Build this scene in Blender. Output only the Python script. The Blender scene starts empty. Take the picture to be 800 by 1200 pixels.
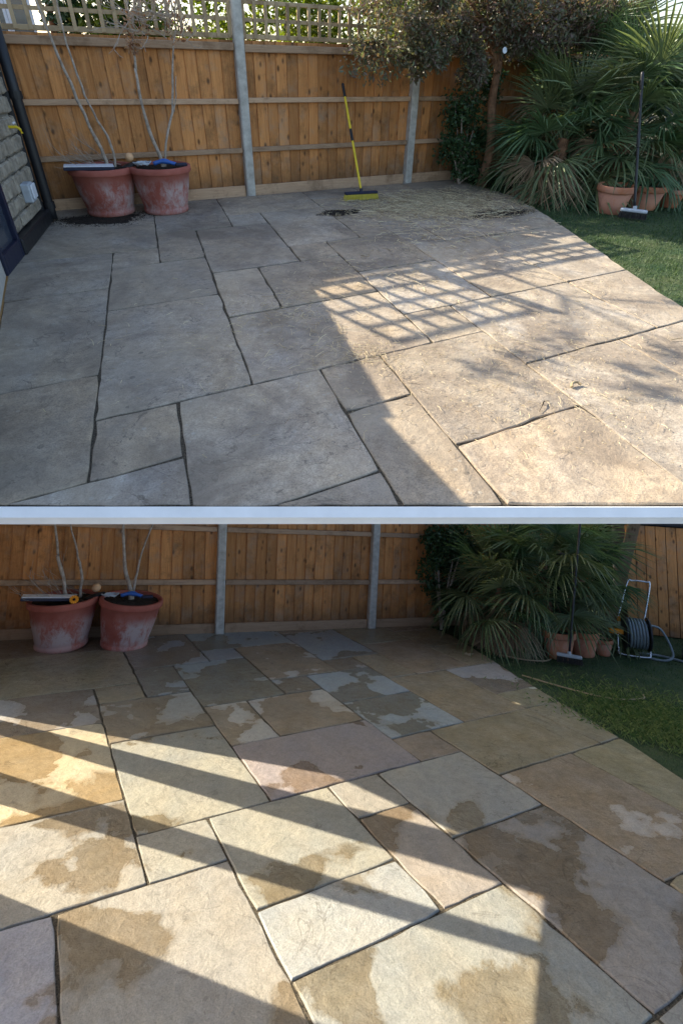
import bpy, bmesh, math, random
from mathutils import Vector, Matrix, noise

scene = bpy.context.scene
R = math.radians
rnd = random.Random(7)

# ------------------------------------------------------------------ camera
cam_d = bpy.data.cameras.new('camera'); cam = bpy.data.objects.new('camera', cam_d)
scene.collection.objects.link(cam); scene.camera = cam
cam_d.sensor_fit = 'VERTICAL'; cam_d.sensor_height = 36.0; cam_d.sensor_width = 24.0
cam_d.lens = 580.0 / 1200.0 * 36.0
cam_d.shift_y = -120.0 / 1200.0                      # perspective-control shift, as on a view camera
cam_d.clip_start = 0.05; cam_d.clip_end = 400
right = Vector((0.89573, -0.44430, 0.01628)); down = Vector((-0.24081, -0.51561, -0.82229)); fwd = Vector((0.37373, 0.73263, -0.56884))
cm = Matrix((right, -down, -fwd)).transposed().to_4x4(); cm.translation = (0.174, -2.103, 1.328)
cam.matrix_world = cm

# ------------------------------------------------------------------ sky, sun, exposure
SUN_AZ, SUN_EL = R(33), R(28)
to_sun = Vector((-math.sin(SUN_AZ) * math.cos(SUN_EL), math.cos(SUN_AZ) * math.cos(SUN_EL), math.sin(SUN_EL)))
world = bpy.data.worlds.new('World'); scene.world = world; world.use_nodes = True
wn = world.node_tree.nodes; wl = world.node_tree.links
sky = wn.new('ShaderNodeTexSky'); sky.sky_type = 'NISHITA'; sky.sun_disc = False
sky.sun_elevation = SUN_EL; sky.sun_rotation = -SUN_AZ; sky.air_density = 1.0; sky.dust_density = 2.0; sky.ozone_density = 1.0
wl.new(sky.outputs[0], wn['Background'].inputs[0]); wn['Background'].inputs[1].default_value = 0.15
sun_d = bpy.data.lights.new('sun', 'SUN'); sun_d.energy = 5.0; sun_d.angle = R(0.35); sun_d.color = (1.0, 0.90, 0.72)
sun = bpy.data.objects.new('sun', sun_d); scene.collection.objects.link(sun)
sun.rotation_euler = to_sun.to_track_quat('Z', 'Y').to_euler()
vs = scene.view_settings; vs.view_transform = 'Standard'; vs.look = 'None'; vs.gamma = 1.0; vs.use_curve_mapping = False
vs.exposure = 1.38

# ------------------------------------------------------------------ helpers
COL = scene.collection
class Place: pass
PA = Place(); PA.M = Matrix.Identity(4); PA.asp, PA.sh = 1.1418, 0.1495
PB = Place(); PB.asp, PB.sh = 0.9286, -0.0277
PB.M = Matrix(((0.92223, -0.15355, 0.35483, -0.34637), (-0.09936, 0.79280, 0.60133, -0.91244), (-0.37365, -0.58982, 0.71589, -1.90907), (0, 0, 0, 1)))
def grid(P, u, v): return Vector(((u + P.sh * v) * 0.37, v * 0.37 * P.asp, 0))

def tag(o, label=None, cat=None, group=None, kind=None):
    if label: o['label'] = label
    if cat: o['category'] = cat
    if group: o['group'] = group
    if kind: o['kind'] = kind
    return o
def obj(name, bm_or_mesh, mat=None, parent=None, M=None, smooth=False):
    if isinstance(bm_or_mesh, bmesh.types.BMesh):
        me = bpy.data.meshes.new(name); bm_or_mesh.to_mesh(me); bm_or_mesh.free()
    else: me = bm_or_mesh
    if mat and not me.materials: me.materials.append(mat)
    if smooth:
        for p in me.polygons: p.use_smooth = True
    o = bpy.data.objects.new(name, me); COL.objects.link(o)
    if parent: o.parent = parent
    if M is not None:
        if parent: o.matrix_local = M
        else: o.matrix_world = M
    return o
def thing(P, name, label, cat, loc, rotz=0, group=None, tilt=None):
    o = bpy.data.objects.new(name, None); COL.objects.link(o); o.empty_display_size = 0.1
    M = P.M @ Matrix.Translation(Vector(loc)) @ Matrix.Rotation(rotz, 4, 'Z')
    if tilt is not None: M = M @ tilt
    o.matrix_world = M
    return tag(o, label, cat, group)
def T(x, y=0, z=0): return Matrix.Translation((x, y, z))
def box(bm, c, s, rot=None, bev=0.0):
    g = bmesh.ops.create_cube(bm, size=1.0)
    M = Matrix.Translation(Vector(c))
    if rot is not None: M = M @ rot
    M = M @ Matrix.Diagonal((s[0], s[1], s[2], 1))
    bmesh.ops.transform(bm, matrix=M, verts=g['verts'])
    if bev:
        es = list({e for v in g['verts'] for e in v.link_edges})
        bmesh.ops.bevel(bm, geom=es, offset=bev, segments=1, affect='EDGES', profile=0.5)
    return bm
def tube(bm, pts, rad, n=6, cap=True):
    pts = [Vector(p) for p in pts]
    if not hasattr(rad, '__len__'): rad = [rad] * len(pts)
    rings = []; up = Vector((0.13, 0.31, 0.94))
    for i, p in enumerate(pts):
        d = (pts[min(i + 1, len(pts) - 1)] - pts[max(i - 1, 0)]).normalized()
        a = d.cross(up)
        if a.length < 1e-3: a = d.cross(Vector((1, 0, 0)))
        a.normalize(); b = d.cross(a)
        rings.append([bm.verts.new(p + (a * math.cos(2 * math.pi * k / n) + b * math.sin(2 * math.pi * k / n)) * rad[i]) for k in range(n)])
    for r0, r1 in zip(rings, rings[1:]):
        for k in range(n): bm.faces.new((r0[k], r0[(k + 1) % n], r1[(k + 1) % n], r1[k]))
    if cap:
        bm.faces.new(rings[0][::-1]); bm.faces.new(rings[-1])
    return bm
def lathe(bm, prof, n=40, wob=0.0):
    rings = []
    for r, z in prof:
        rings.append([bm.verts.new((r * math.cos(2 * math.pi * k / n) * (1 + wob * math.sin(2 * k * 6.283 / n)), r * math.sin(2 * math.pi * k / n), z)) for k in range(n)])
    for a, b in zip(rings, rings[1:]):
        for k in range(n): bm.faces.new((a[k], a[(k + 1) % n], b[(k + 1) % n], b[k]))
    return rings
def polytube(pts, seg=5):      # smooth a polyline
    out = []
    P = [Vector(p) for p in pts]
    for i in range(len(P) - 1):
        p0, p1, p2, p3 = P[max(i - 1, 0)], P[i], P[i + 1], P[min(i + 2, len(P) - 1)]
        for k in range(seg):
            t = k / seg
            out.append(0.5 * ((2 * p1) + (p2 - p0) * t + (2 * p0 - 5 * p1 + 4 * p2 - p3) * t * t + (3 * p1 - p0 - 3 * p2 + p3) * t ** 3))
    out.append(P[-1]); return out

# ------------------------------------------------------------------ materials
def newmat(name):
    m = bpy.data.materials.new(name); m.use_nodes = True
    nt = m.node_tree; return m, nt, nt.nodes, nt.links, nt.nodes['Principled BSDF']
def N(nt, typ, **kw):
    n = nt.nodes.new(typ)
    for k, v in kw.items(): setattr(n, k, v)
    return n
def ramp(nt, fac, stops, interp='LINEAR'):
    r = nt.nodes.new('ShaderNodeValToRGB'); r.color_ramp.interpolation = interp
    el = r.color_ramp.elements
    while len(el) < len(stops): el.new(0.5)
    for e, (p, c) in zip(el, stops):
        e.position = p; e.color = c if len(c) == 4 else (*c, 1)
    nt.links.new(fac, r.inputs[0]); return r
def mixc(nt, fac, a, b, mode='MIX'):
    m = nt.nodes.new('ShaderNodeMix'); m.data_type = 'RGBA'; m.blend_type = mode
    for s, v in ((m.inputs[0], fac), (m.inputs[6], a), (m.inputs[7], b)):
        if hasattr(v, 'links'): nt.links.new(v, s)
        elif isinstance(v, (int, float)): s.default_value = v
        else: s.default_value = (*v, 1) if len(v) == 3 else v
    return m.outputs[2]
def mth(nt, op, a, b=0.0, c=0.0):
    m = nt.nodes.new('ShaderNodeMath'); m.operation = op
    for s, v in zip(m.inputs, (a, b, c)):
        if hasattr(v, 'links'): nt.links.new(v, s)
        else: s.default_value = v
    return m.outputs[0]
def coords(nt, scale=(1, 1, 1), rand=10.0):
    tc = N(nt, 'ShaderNodeTexCoord'); mp = N(nt, 'ShaderNodeMapping'); mp.inputs['Scale'].default_value = scale
    oi = N(nt, 'ShaderNodeObjectInfo'); k = mth(nt, 'MULTIPLY', oi.outputs['Random'], rand)
    cb = N(nt, 'ShaderNodeCombineXYZ'); nt.links.new(k, cb.inputs[0]); nt.links.new(k, cb.inputs[1]); nt.links.new(k, cb.inputs[2])
    va = N(nt, 'ShaderNodeVectorMath', operation='ADD'); nt.links.new(tc.outputs['Object'], mp.inputs[0])
    nt.links.new(mp.outputs[0], va.inputs[0]); nt.links.new(cb.outputs[0], va.inputs[1])
    return va.outputs[0], oi
def noi(nt, vec, scale, detail=4, rough=0.55, dist=0.0):
    n = N(nt, 'ShaderNodeTexNoise'); n.inputs['Scale'].default_value = scale; n.inputs['Detail'].default_value = detail
    n.inputs['Roughness'].default_value = rough; n.inputs['Distortion'].default_value = dist
    if vec is not None: nt.links.new(vec, n.inputs['Vector'])
    return n.outputs[0]
def bump(nt, h, strength=0.4, dist=0.01, prev=None):
    b = N(nt, 'ShaderNodeBump'); b.inputs['Strength'].default_value = strength; b.inputs['Distance'].default_value = dist
    nt.links.new(h, b.inputs['Height'])
    if prev is not None: nt.links.new(prev, b.inputs['Normal'])
    return b.outputs[0]

def mat_stone(name, wetmode):
    m, nt, nn, L, bs = newmat(name)
    v, oi = coords(nt, rand=40)
    big = noi(nt, v, 2.2, 5, 0.6, 0.6); fine = noi(nt, v, 26, 6, 0.7); mid = noi(nt, v, 7, 5, 0.6, 1.2)
    c = mixc(nt, ramp(nt, big, [(0.35, (0, 0, 0)), (0.7, (1, 1, 1))]).outputs[0], (0.90, 0.92, 0.95), (1.06, 1.02, 0.94) if wetmode else (1.10, 1.03, 0.90))
    c = mixc(nt, 1.0, oi.outputs['Color'], c, 'MULTIPLY')
    c = mixc(nt, 0.32 if wetmode else 0.6, c, ramp(nt, mid, [(0.3, (0.62, 0.60, 0.58)), (0.55, (1, 1, 1)), (0.75, (1.15, 1.12, 1.06))]).outputs[0], 'MULTIPLY')
    c = mixc(nt, 0.45 if wetmode else 0.75, c, ramp(nt, fine, [(0.3, (0.65, 0.65, 0.65)), (0.6, (1.1, 1.1, 1.1))]).outputs[0], 'MULTIPLY')
    # faint sedimentary bands
    w = N(nt, 'ShaderNodeTexWave'); w.inputs['Scale'].default_value = 1.3; w.inputs['Distortion'].default_value = 9; w.inputs['Detail'].default_value = 3; w.inputs['Detail Scale'].default_value = 1.2
    L.new(v, w.inputs['Vector'])
    c = mixc(nt, mth(nt, 'MULTIPLY', w.outputs['Fac'], 0.06 if wetmode else 0.16), c, (0.42, 0.30, 0.18))
    # thin riven contours and mineral speckle, strengthened to stand in for relief shading
    cn = noi(nt, v, 1.5, 6, 0.55, 0.9); pp = mth(nt, 'PINGPONG', cn, 0.05)
    ln = mth(nt, 'MULTIPLY', mth(nt, 'LESS_THAN', pp, 0.003), mth(nt, 'GREATER_THAN', noi(nt, v, 2.0, 3, 0.5), 0.52))
    c = mixc(nt, mth(nt, 'MULTIPLY', ln, 0.35 if wetmode else 0.6), c, (0.10, 0.085, 0.07))
    spk = noi(nt, v, 140, 3, 0.7)
    c = mixc(nt, 0.5 if wetmode else 0.8, c, ramp(nt, spk, [(0.32, (0.55, 0.54, 0.52)), (0.5, (1, 1, 1)), (0.68, (1.28, 1.26, 1.22))]).outputs[0], 'MULTIPLY')
    blot = noi(nt, v, 11, 7, 0.75, 0.4)
    c = mixc(nt, ramp(nt, blot, [(0.56, (0, 0, 0)), (0.70, (0.18 if wetmode else 0.6,) * 3)]).outputs[0], c, (0.14, 0.12, 0.10))
    terr = mth(nt, 'ADD', mth(nt, 'SNAP', cn, 0.05), mth(nt, 'MULTIPLY', blot, 0.25))
    hgt = mth(nt, 'ADD', mth(nt, 'MULTIPLY', terr, 2.0), mth(nt, 'MULTIPLY', mid, 0.5))
    nrm = bump(nt, hgt, 0.62, 0.024)
    nrm = bump(nt, fine, 0.5, 0.006, nrm); nrm = bump(nt, spk, 0.3, 0.0015, nrm)
    if wetmode:
        pv = mth(nt, 'ADD', mth(nt, 'MULTIPLY', noi(nt, v, 1.9, 3, 0.45, 0.25), 0.86), mth(nt, 'MULTIPLY', noi(nt, v, 13, 5, 0.65, 0.3), 0.14))
        gx = N(nt, 'ShaderNodeNewGeometry'); pv = mth(nt, 'ADD', mth(nt, 'MULTIPLY', pv, 0.72), mth(nt, 'MULTIPLY', noi(nt, gx.outputs['Position'], 2.4, 3, 0.5, 0.3), 0.28))
        al = oi.outputs['Alpha']
        thr = mth(nt, 'SUBTRACT', 0.72, mth(nt, 'MULTIPLY', al, 0.46))
        mk = mth(nt, 'MULTIPLY', mth(nt, 'SUBTRACT', pv, thr), mth(nt, 'MULTIPLY_ADD', noi(nt, v, 3.5, 2, 0.5), 150.0, -30.0))
        mk = mth(nt, 'MINIMUM', mth(nt, 'MAXIMUM', mk, 0.0), 1.0)
        wetc = mixc(nt, 1.0, c, (0.66, 0.57, 0.45), 'MULTIPLY')
        mk2 = mth(nt, 'MULTIPLY', mk, mth(nt, 'MULTIPLY_ADD', noi(nt, v, 5, 4, 0.6), 0.9, 0.45)); mk2 = mth(nt, 'MINIMUM', mk2, 1.0)
        c = mixc(nt, mk2, c, wetc)
        rg = mth(nt, 'SUBTRACT', 0.70, mth(nt, 'MULTIPLY', mk, 0.52))
        L.new(rg, bs.inputs['Roughness'])
    else:
        # dust and mud smears
        d = noi(nt, v, 1.6, 6, 0.7, 0.8)
        c = mixc(nt, ramp(nt, d, [(0.48, (0, 0, 0)), (0.70, (0.7, 0.7, 0.7))]).outputs[0], c, (0.17, 0.14, 0.11))
        d2 = noi(nt, v, 0.9, 7, 0.72, 1.0)
        c = mixc(nt, ramp(nt, d2, [(0.45, (0, 0, 0)), (0.66, (0.55, 0.55, 0.55))]).outputs[0], c, (0.36, 0.30, 0.22))
        vo = N(nt, 'ShaderNodeTexVoronoi'); vo.inputs['Scale'].default_value = 16; L.new(v, vo.inputs['Vector'])
        sp = mth(nt, 'MULTIPLY', mth(nt, 'LESS_THAN', mth(nt, 'ADD', vo.outputs['Distance'], mth(nt, 'MULTIPLY', fine, 0.25)), 0.27), mth(nt, 'GREATER_THAN', noi(nt, v, 2.4, 3, 0.6), 0.56))
        c = mixc(nt, mth(nt, 'MULTIPLY', sp, 0.30), c, (0.50, 0.48, 0.42))
        vd = N(nt, 'ShaderNodeTexVoronoi'); vd.inputs['Scale'].default_value = 9; L.new(v, vd.inputs['Vector'])
        sd_ = mth(nt, 'MULTIPLY', mth(nt, 'LESS_THAN', mth(nt, 'ADD', vd.outputs['Distance'], mth(nt, 'MULTIPLY', blot, 0.35)), 0.28), mth(nt, 'GREATER_THAN', noi(nt, v, 1.7, 3, 0.6), 0.52))
        c = mixc(nt, mth(nt, 'MULTIPLY', sd_, 0.45), c, (0.07, 0.06, 0.05))
        gx = N(nt, 'ShaderNodeNewGeometry'); cr = noi(nt, gx.outputs['Position'], 1.1, 7, 0.7, 0.9)
        c = mixc(nt, ramp(nt, cr, [(0.47, (0, 0, 0)), (0.62, (0.62, 0.62, 0.62))]).outputs[0], c, (0.15, 0.115, 0.085))
        bs.inputs['Roughness'].default_value = 0.82
    L.new(c, bs.inputs['Base Color']); L.new(nrm, bs.inputs['Normal'])
    bs.inputs['Specular IOR Level'].default_value = 0.4
    return m
def mat_wood(name, c1, c2, knots=True, scale=(14, 14, 1.1), rough=0.75):
    m, nt, nn, L, bs = newmat(name)
    v, oi = coords(nt, scale, 60)
    g = noi(nt, v, 2.2, 6, 0.65, 1.6)
    c = ramp(nt, g, [(0.28, c1), (0.72, c2)]).outputs[0]
    k = mth(nt, 'MULTIPLY_ADD', oi.outputs['Random'], 0.44, 0.72)
    cc = N(nt, 'ShaderNodeCombineColor'); L.new(k, cc.inputs[0]); L.new(k, cc.inputs[1]); L.new(k, cc.inputs[2])
    c = mixc(nt, 1.0, c, cc.outputs[0], 'MULTIPLY')
    v2, _ = coords(nt, (1, 1, 1), 30)
    st = noi(nt, v2, 2.6, 6, 0.75)
    c = mixc(nt, ramp(nt, st, [(0.50, (0, 0, 0)), (0.70, (0.7, 0.7, 0.7))]).outputs[0], c, (0.12, 0.06, 0.025))
    if knots:
        vk, _ = coords(nt, (10, 3, 5.5), 50)
        vo = N(nt, 'ShaderNodeTexVoronoi'); vo.inputs['Scale'].default_value = 1.0; L.new(vk, vo.inputs['Vector'])
        c = mixc(nt, ramp(nt, vo.outputs['Distance'], [(0.09, (0.8, 0.8, 0.8)), (0.22, (0, 0, 0))]).outputs[0], c, (0.055, 0.025, 0.012))
    if knots:      # damp splash staining near the ground and greying towards the top
        tcw = N(nt, 'ShaderNodeTexCoord'); sz = N(nt, 'ShaderNodeSeparateXYZ'); L.new(tcw.outputs['Object'], sz.inputs[0])
        zn = mth(nt, 'ADD', sz.outputs[2], mth(nt, 'MULTIPLY', noi(nt, v2, 5, 5, 0.7), 0.45))
        c = mixc(nt, ramp(nt, zn, [(0.20, (0.75, 0.75, 0.75)), (0.50, (0, 0, 0))]).outputs[0], c, (0.11, 0.062, 0.03))
        gr = noi(nt, v2, 3.3, 5, 0.7)
        c = mixc(nt, ramp(nt, gr, [(0.5, (0, 0, 0)), (0.72, (0.5, 0.5, 0.5))]).outputs[0], c, (0.36, 0.27, 0.19))
    L.new(c, bs.inputs['Base Color']); L.new(bump(nt, g, 0.35, 0.006), bs.inputs['Normal'])
    bs.inputs['Roughness'].default_value = rough; bs.inputs['Specular IOR Level'].default_value = 0.25
    return m
def mat_noise(name, c1, c2, scale=8, rough=0.7, bs_=0.3, bd=0.006, spec=0.3, metal=0.0, lo=0.35, hi=0.65, rand=20):
    m, nt, nn, L, bs = newmat(name)
    v, oi = coords(nt, (1, 1, 1), rand)
    f = noi(nt, v, scale, 6, 0.65)
    L.new(ramp(nt, f, [(lo, c1), (hi, c2)]).outputs[0], bs.inputs['Base Color'])
    L.new(bump(nt, noi(nt, v, scale * 3, 4, 0.6), bs_, bd), bs.inputs['Normal'])
    bs.inputs['Roughness'].default_value = rough; bs.inputs['Specular IOR Level'].default_value = spec; bs.inputs['Metallic'].default_value = metal
    return m
def mat_leaf(name, c1, c2, transl=0.35, rough=0.5, scale=3.0, frond=0.0):
    m, nt, nn, L, bs = newmat(name)
    geo = N(nt, 'ShaderNodeNewGeometry')
    f = noi(nt, None, scale, 3, 0.6)
    k = mth(nt, 'ADD', mth(nt, 'MULTIPLY', geo.outputs['Random Per Island'], 0.65), mth(nt, 'MULTIPLY', f, 0.35))
    c = ramp(nt, k, [(0.15, c1), (0.85, c2)]).outputs[0]
    if frond:
        oi = N(nt, 'ShaderNodeObjectInfo'); c = mixc(nt, ramp(nt, oi.outputs['Random'], [(0.25, (0, 0, 0)), (1.0, (frond, frond, frond))]).outputs[0], c, (0.22, 0.22, 0.10))
    L.new(c, bs.inputs['Base Color']); bs.inputs['Roughness'].default_value = rough; bs.inputs['Specular IOR Level'].default_value = 0.35
    tr = N(nt, 'ShaderNodeBsdfTranslucent'); L.new(mixc(nt, 1.0, c, (1.25, 1.2, 0.6), 'MULTIPLY'), tr.inputs[0])
    ms = N(nt, 'ShaderNodeMixShader'); ms.inputs[0].default_value = transl
    L.new(bs.outputs[0], ms.inputs[1]); L.new(tr.outputs[0], ms.inputs[2]); L.new(ms.outputs[0], nn['Material Output'].inputs[0])
    return m
def mat_pot(name, c1, c2, bloom):
    m, nt, nn, L, bs = newmat(name)
    v, oi = coords(nt, (1, 1, 1), 20)
    c = ramp(nt, noi(nt, v, 5, 5, 0.6), [(0.3, c1), (0.7, c2)]).outputs[0]
    vb, _ = coords(nt, (1, 1, 0.55), 21)
    b = mth(nt, 'MULTIPLY', noi(nt, vb, 17, 9, 0.8, 0.6), noi(nt, vb, 3.2, 3, 0.5))
    sx = N(nt, 'ShaderNodeSeparateXYZ'); tc = N(nt, 'ShaderNodeTexCoord'); L.new(tc.outputs['Object'], sx.inputs[0])
    band = ramp(nt, sx.outputs[2], [(0.02, (0.5, 0.5, 0.5)), (0.10, (1, 1, 1)), (0.27, (1, 1, 1)), (0.36, (0.15, 0.15, 0.15)), (0.42, (0, 0, 0))]).outputs[0]
    f = mth(nt, 'MULTIPLY', ramp(nt, b, [(0.19, (0, 0, 0)), (0.29, (bloom, bloom, bloom))]).outputs[0], band)
    c = mixc(nt, f, c, (0.50, 0.44, 0.42))
    L.new(c, bs.inputs['Base Color']); L.new(bump(nt, noi(nt, v, 30, 4, 0.6), 0.3, 0.004), bs.inputs['Normal'])
    bs.inputs['Roughness'].default_value = 0.8; bs.inputs['Specular IOR Level'].default_value = 0.25
    return m
def plain(name, c, rough=0.5, metal=0.0, spec=0.4):
    m, nt, nn, L, bs = newmat(name)
    tc = N(nt, 'ShaderNodeTexCoord'); f = noi(nt, tc.outputs['Object'], 18, 4, 0.6)
    a = tuple(x * 0.82 for x in c); b = tuple(min(1, x * 1.12) for x in c)
    L.new(ramp(nt, f, [(0.3, a), (0.7, b)]).outputs[0], bs.inputs['Base Color'])
    L.new(mth(nt, 'MULTIPLY_ADD', f, 0.25, rough - 0.12), bs.inputs['Roughness'])
    bs.inputs['Metallic'].default_value = metal; bs.inputs['Specular IOR Level'].default_value = spec
    return m

M_ = dict(
    stone_dry=mat_stone('sandstone_dry', False), stone_wet=mat_stone('sandstone_rinsed', True),
    bed=mat_noise('joint_soil', (0.014, 0.012, 0.009), (0.16, 0.13, 0.09), 120, 0.95, 0.8, 0.01),
    board=mat_wood('fence_board', (0.43, 0.165, 0.05), (0.68, 0.31, 0.105)),
    rail=mat_wood('fence_rail', (0.40, 0.24, 0.14), (0.56, 0.37, 0.23), False, (1.2, 14, 14)),
    slat=mat_wood('trellis_wood', (0.36, 0.25, 0.14), (0.52, 0.38, 0.22), False, (4, 4, 4)),
    concrete=mat_noise('post_concrete', (0.37, 0.335, 0.285), (0.56, 0.52, 0.45), 14, 0.85),
    pot=mat_pot('bloomed_terracotta', (0.30, 0.080, 0.055), (0.41, 0.130, 0.095), 0.7),
    pot2=mat_pot('terracotta', (0.36, 0.12, 0.055), (0.48, 0.19, 0.09), 0.18),
    soil=mat_noise('soil', (0.012, 0.009, 0.007), (0.045, 0.032, 0.022), 25, 0.95, 0.9, 0.02),
    bark=mat_noise('pale_bark', (0.26, 0.20, 0.15), (0.50, 0.41, 0.33), 22, 0.85, 0.6, 0.005),
    trunk=mat_noise('trunk_bark', (0.13, 0.065, 0.035), (0.30, 0.16, 0.085), 18, 0.85, 0.8, 0.01),
    straw=mat_leaf('straw', (0.20, 0.13, 0.065), (0.74, 0.62, 0.40), 0.15, 0.7),
    palm=mat_leaf('palm_leaf', (0.05, 0.10, 0.045), (0.14, 0.215, 0.105), 0.30, 0.32, 1.0, 0.65),
    palm_dead=mat_leaf('dead_palm_leaf', (0.20, 0.13, 0.075), (0.46, 0.33, 0.20), 0.15, 0.7, 1.0),
    dryleaf=mat_leaf('dry_leaf', (0.22, 0.10, 0.06), (0.45, 0.28, 0.17), 0.3, 0.7, 2.0),
    treeleaf=mat_leaf('tree_leaf', (0.17, 0.10, 0.085), (0.13, 0.165, 0.09), 0.35, 0.42, 2.2),
    hedge=mat_leaf('hedge_leaf', (0.05, 0.10, 0.012), (0.20, 0.24, 0.03), 0.5, 0.5, 2.0),
    ivy=mat_leaf('ivy_leaf', (0.025, 0.055, 0.02), (0.06, 0.11, 0.04), 0.15, 0.4, 2.0),
    grass=mat_leaf('grass_blade', (0.018, 0.055, 0.018), (0.085, 0.13, 0.045), 0.25, 0.55, 2.0),
    weed=mat_leaf('rough_grass', (0.05, 0.11, 0.03), (0.20, 0.24, 0.09), 0.3, 0.55, 3.0),
    turf=mat_noise('turf_base', (0.016, 0.042, 0.014), (0.06, 0.075, 0.03), 4, 0.95, 0.6, 0.02),
    white=mat_noise('white_paint', (0.74, 0.735, 0.72), (0.82, 0.815, 0.80), 6, 0.6, 0.1, 0.002),
    soffit=mat_noise('pale_concrete', (0.52, 0.50, 0.47), (0.62, 0.60, 0.57), 6, 0.8),
    yellow=plain('yellow_paint', (0.78, 0.56, 0.03), 0.4), black=plain('black_plastic', (0.016, 0.016, 0.018), 0.45),
    navy=plain('navy_plastic', (0.012, 0.016, 0.04), 0.4), blue=plain('blue_plastic', (0.03, 0.11, 0.38), 0.4),
    bristle=plain('yellow_bristle', (0.62, 0.50, 0.07), 0.7), dbristle=plain('dark_bristle', (0.03, 0.027, 0.025), 0.8),
    greyp=plain('grey_plastic', (0.42, 0.45, 0.48), 0.45), whitep=plain('white_plastic', (0.70, 0.72, 0.76), 0.4),
    orange=plain('orange_plastic', (0.85, 0.30, 0.02), 0.4), peach=plain('peach_ball', (0.72, 0.42, 0.22), 0.6),
    chrome=plain('steel_tube', (0.62, 0.63, 0.65), 0.28, 0.9), hose=plain('grey_hose', (0.16, 0.19, 0.20), 0.4),
    stonew=mat_noise('wall_stone', (0.20, 0.17, 0.13), (0.42, 0.36, 0.28), 9, 0.9, 0.8, 0.02),
    mortar=mat_noise('mortar', (0.22, 0.20, 0.17), (0.34, 0.31, 0.27), 20, 0.95),
    render=mat_noise('house_render', (0.40, 0.37, 0.33), (0.50, 0.47, 0.42), 5, 0.9),
    glass=plain('window_glass', (0.05, 0.06, 0.08), 0.12, 0.0, 0.8), roof=plain('roof_tile', (0.16, 0.09, 0.07), 0.8),
    darkwood=mat_wood('weathered_plank', (0.12, 0.075, 0.04), (0.26, 0.17, 0.09), True, (14, 14, 1.1)),
    shed=plain('dark_felt', (0.022, 0.022, 0.024), 0.8),
)

# ------------------------------------------------------------------ the two patios: one paving layout, laid twice
EDGE_A = [(12.95, 7.0), (12.34, 4.9), (11.32, 2.2), (10.5, 0.24), (10.05, -1.2), (9.3, -3.4), (8.9, -5)]
EDGE_B = [(11.9, 7.26), (11.2, 4.6), (10.75, 3.1), (10.1, 0.7), (9.65, -1.1), (9.25, -2.25), (8.7, -4), (8.3, -6)]
def edge_u(E, v):
    if v >= E[0][1]: return E[0][0] + (v - E[0][1]) * (E[0][0] - E[1][0]) / (E[0][1] - E[1][1]) * (-0.35 if True else 1)
    for (u0, v0), (u1, v1) in zip(E, E[1:]):
        if v1 <= v <= v0: return u1 + (u0 - u1) * (v - v1) / (v0 - v1)
    return E[-1][0]
X = 99   # stands for "up to the lawn edge"
CR, CG, BR, YE, GB, PK, TN = (.285, .272, .243), (.335, .32, .29), (.46, .415, .35), (.40, .34, .245), (.31, .315, .32), (.285, .263, .24), (.45, .42, .355)  # shaded slab tones paled, sunlit ones darkened, to make up for missing fill
SLABS = [  # u0,u1,v0,v1, rinsed colour with lighting evened in, wetness
    (-3, 0, -1, 1, CR, .38), (-2, 0, 1, 4, YE, .50), (-3, -2, 1, 4, CG, .5), (-3, 0, 4, 6, CG, .62), (-2, 1, 6, 9, TN, .95), (-4, -2, 6, 9, TN, .9),
    (-4, 1, 9, 10.9, CG, .95), (0, 1, 5, 6, TN, .9), (0, 2, 3, 5, CG, .6), (1, 2, 5, 7, GB, .6), (1, 3, 7, 10.05, GB, .62), (0, 2, 0, 3, CR, .32), (0, 1, -1, 0, CR, .34),
    (-1, 1, -4, -1, CR, .33), (-3, -1, -4, -1, GB, .5), (-3, 1, -7, -4, CR, .3), (1, 3, -2, 0, CR, .28), (2, 3, 2, 4, BR, .5), (3, 5, 2, 4, BR, .55), (2, 5, 0, 2, PK, .30),
    (2, 4, 4, 7, GB, .66), (4, 5, 4, 5, CG, .7), (3, 4, 7, 8, GB, .2), (3, 6, 8, 10.05, GB, .45), (4, 6, 5, 8, BR, .66), (5, 7, 3, 5, GB, .55),
    (6, 7, 5, 6, CG, .6), (7, 8, 4, 6, BR, .9), (6, 8, 6, 9, GB, .5), (6, 8, 9, 10.05, BR, .8), (5, 7, 1, 3, GB, .5), (5, 6, 0, 1, BR, .95),
    (7, 9, 1, 4, BR, .92), (6, 9, -1, 1, BR, .95), (9, X, 2, 4, CG, .45), (9, X, 1, 2, TN, .75), (9, X, -1, 1, TN, .85),
    (6, 8, -4, -1, TN, .66), (8, X, -4, -1, BR, .9), (4, 6, -2, 0, CG, .48), (3, 4, -1, 0, CR, .1), (3, 4, -3, -1, CR, .36),
    (1, 3, -3, -2, GB, .36), (4, 6, -5, -2, PK, .52), (1, 4, -5, -3, CR, .40), (8, 10, 4, 7, BR, .95), (10, X, 4, 6, TN, .85), (10, X, 6, 8, BR, .85),
    (8, 10, 7, 10.05, BR, .9), (10, X, 8, 10.05, TN, .9), (6, 8, -7, -4, TN, .6), (8, X, -7, -4, BR, .8), (4, 6, -7, -5, CR, .4), (1, 4, -7, -5, CR, .3),
]
def clip(poly, f):     # keep f(p) >= 0
    out = []
    for i, p in enumerate(poly):
        q = poly[(i + 1) % len(poly)]; a, b = f(p), f(q)
        if a >= 0: out.append(p)
        if (a >= 0) != (b >= 0):
            t = a / (a - b); out.append(p + (q - p) * t)
    return out
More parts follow.
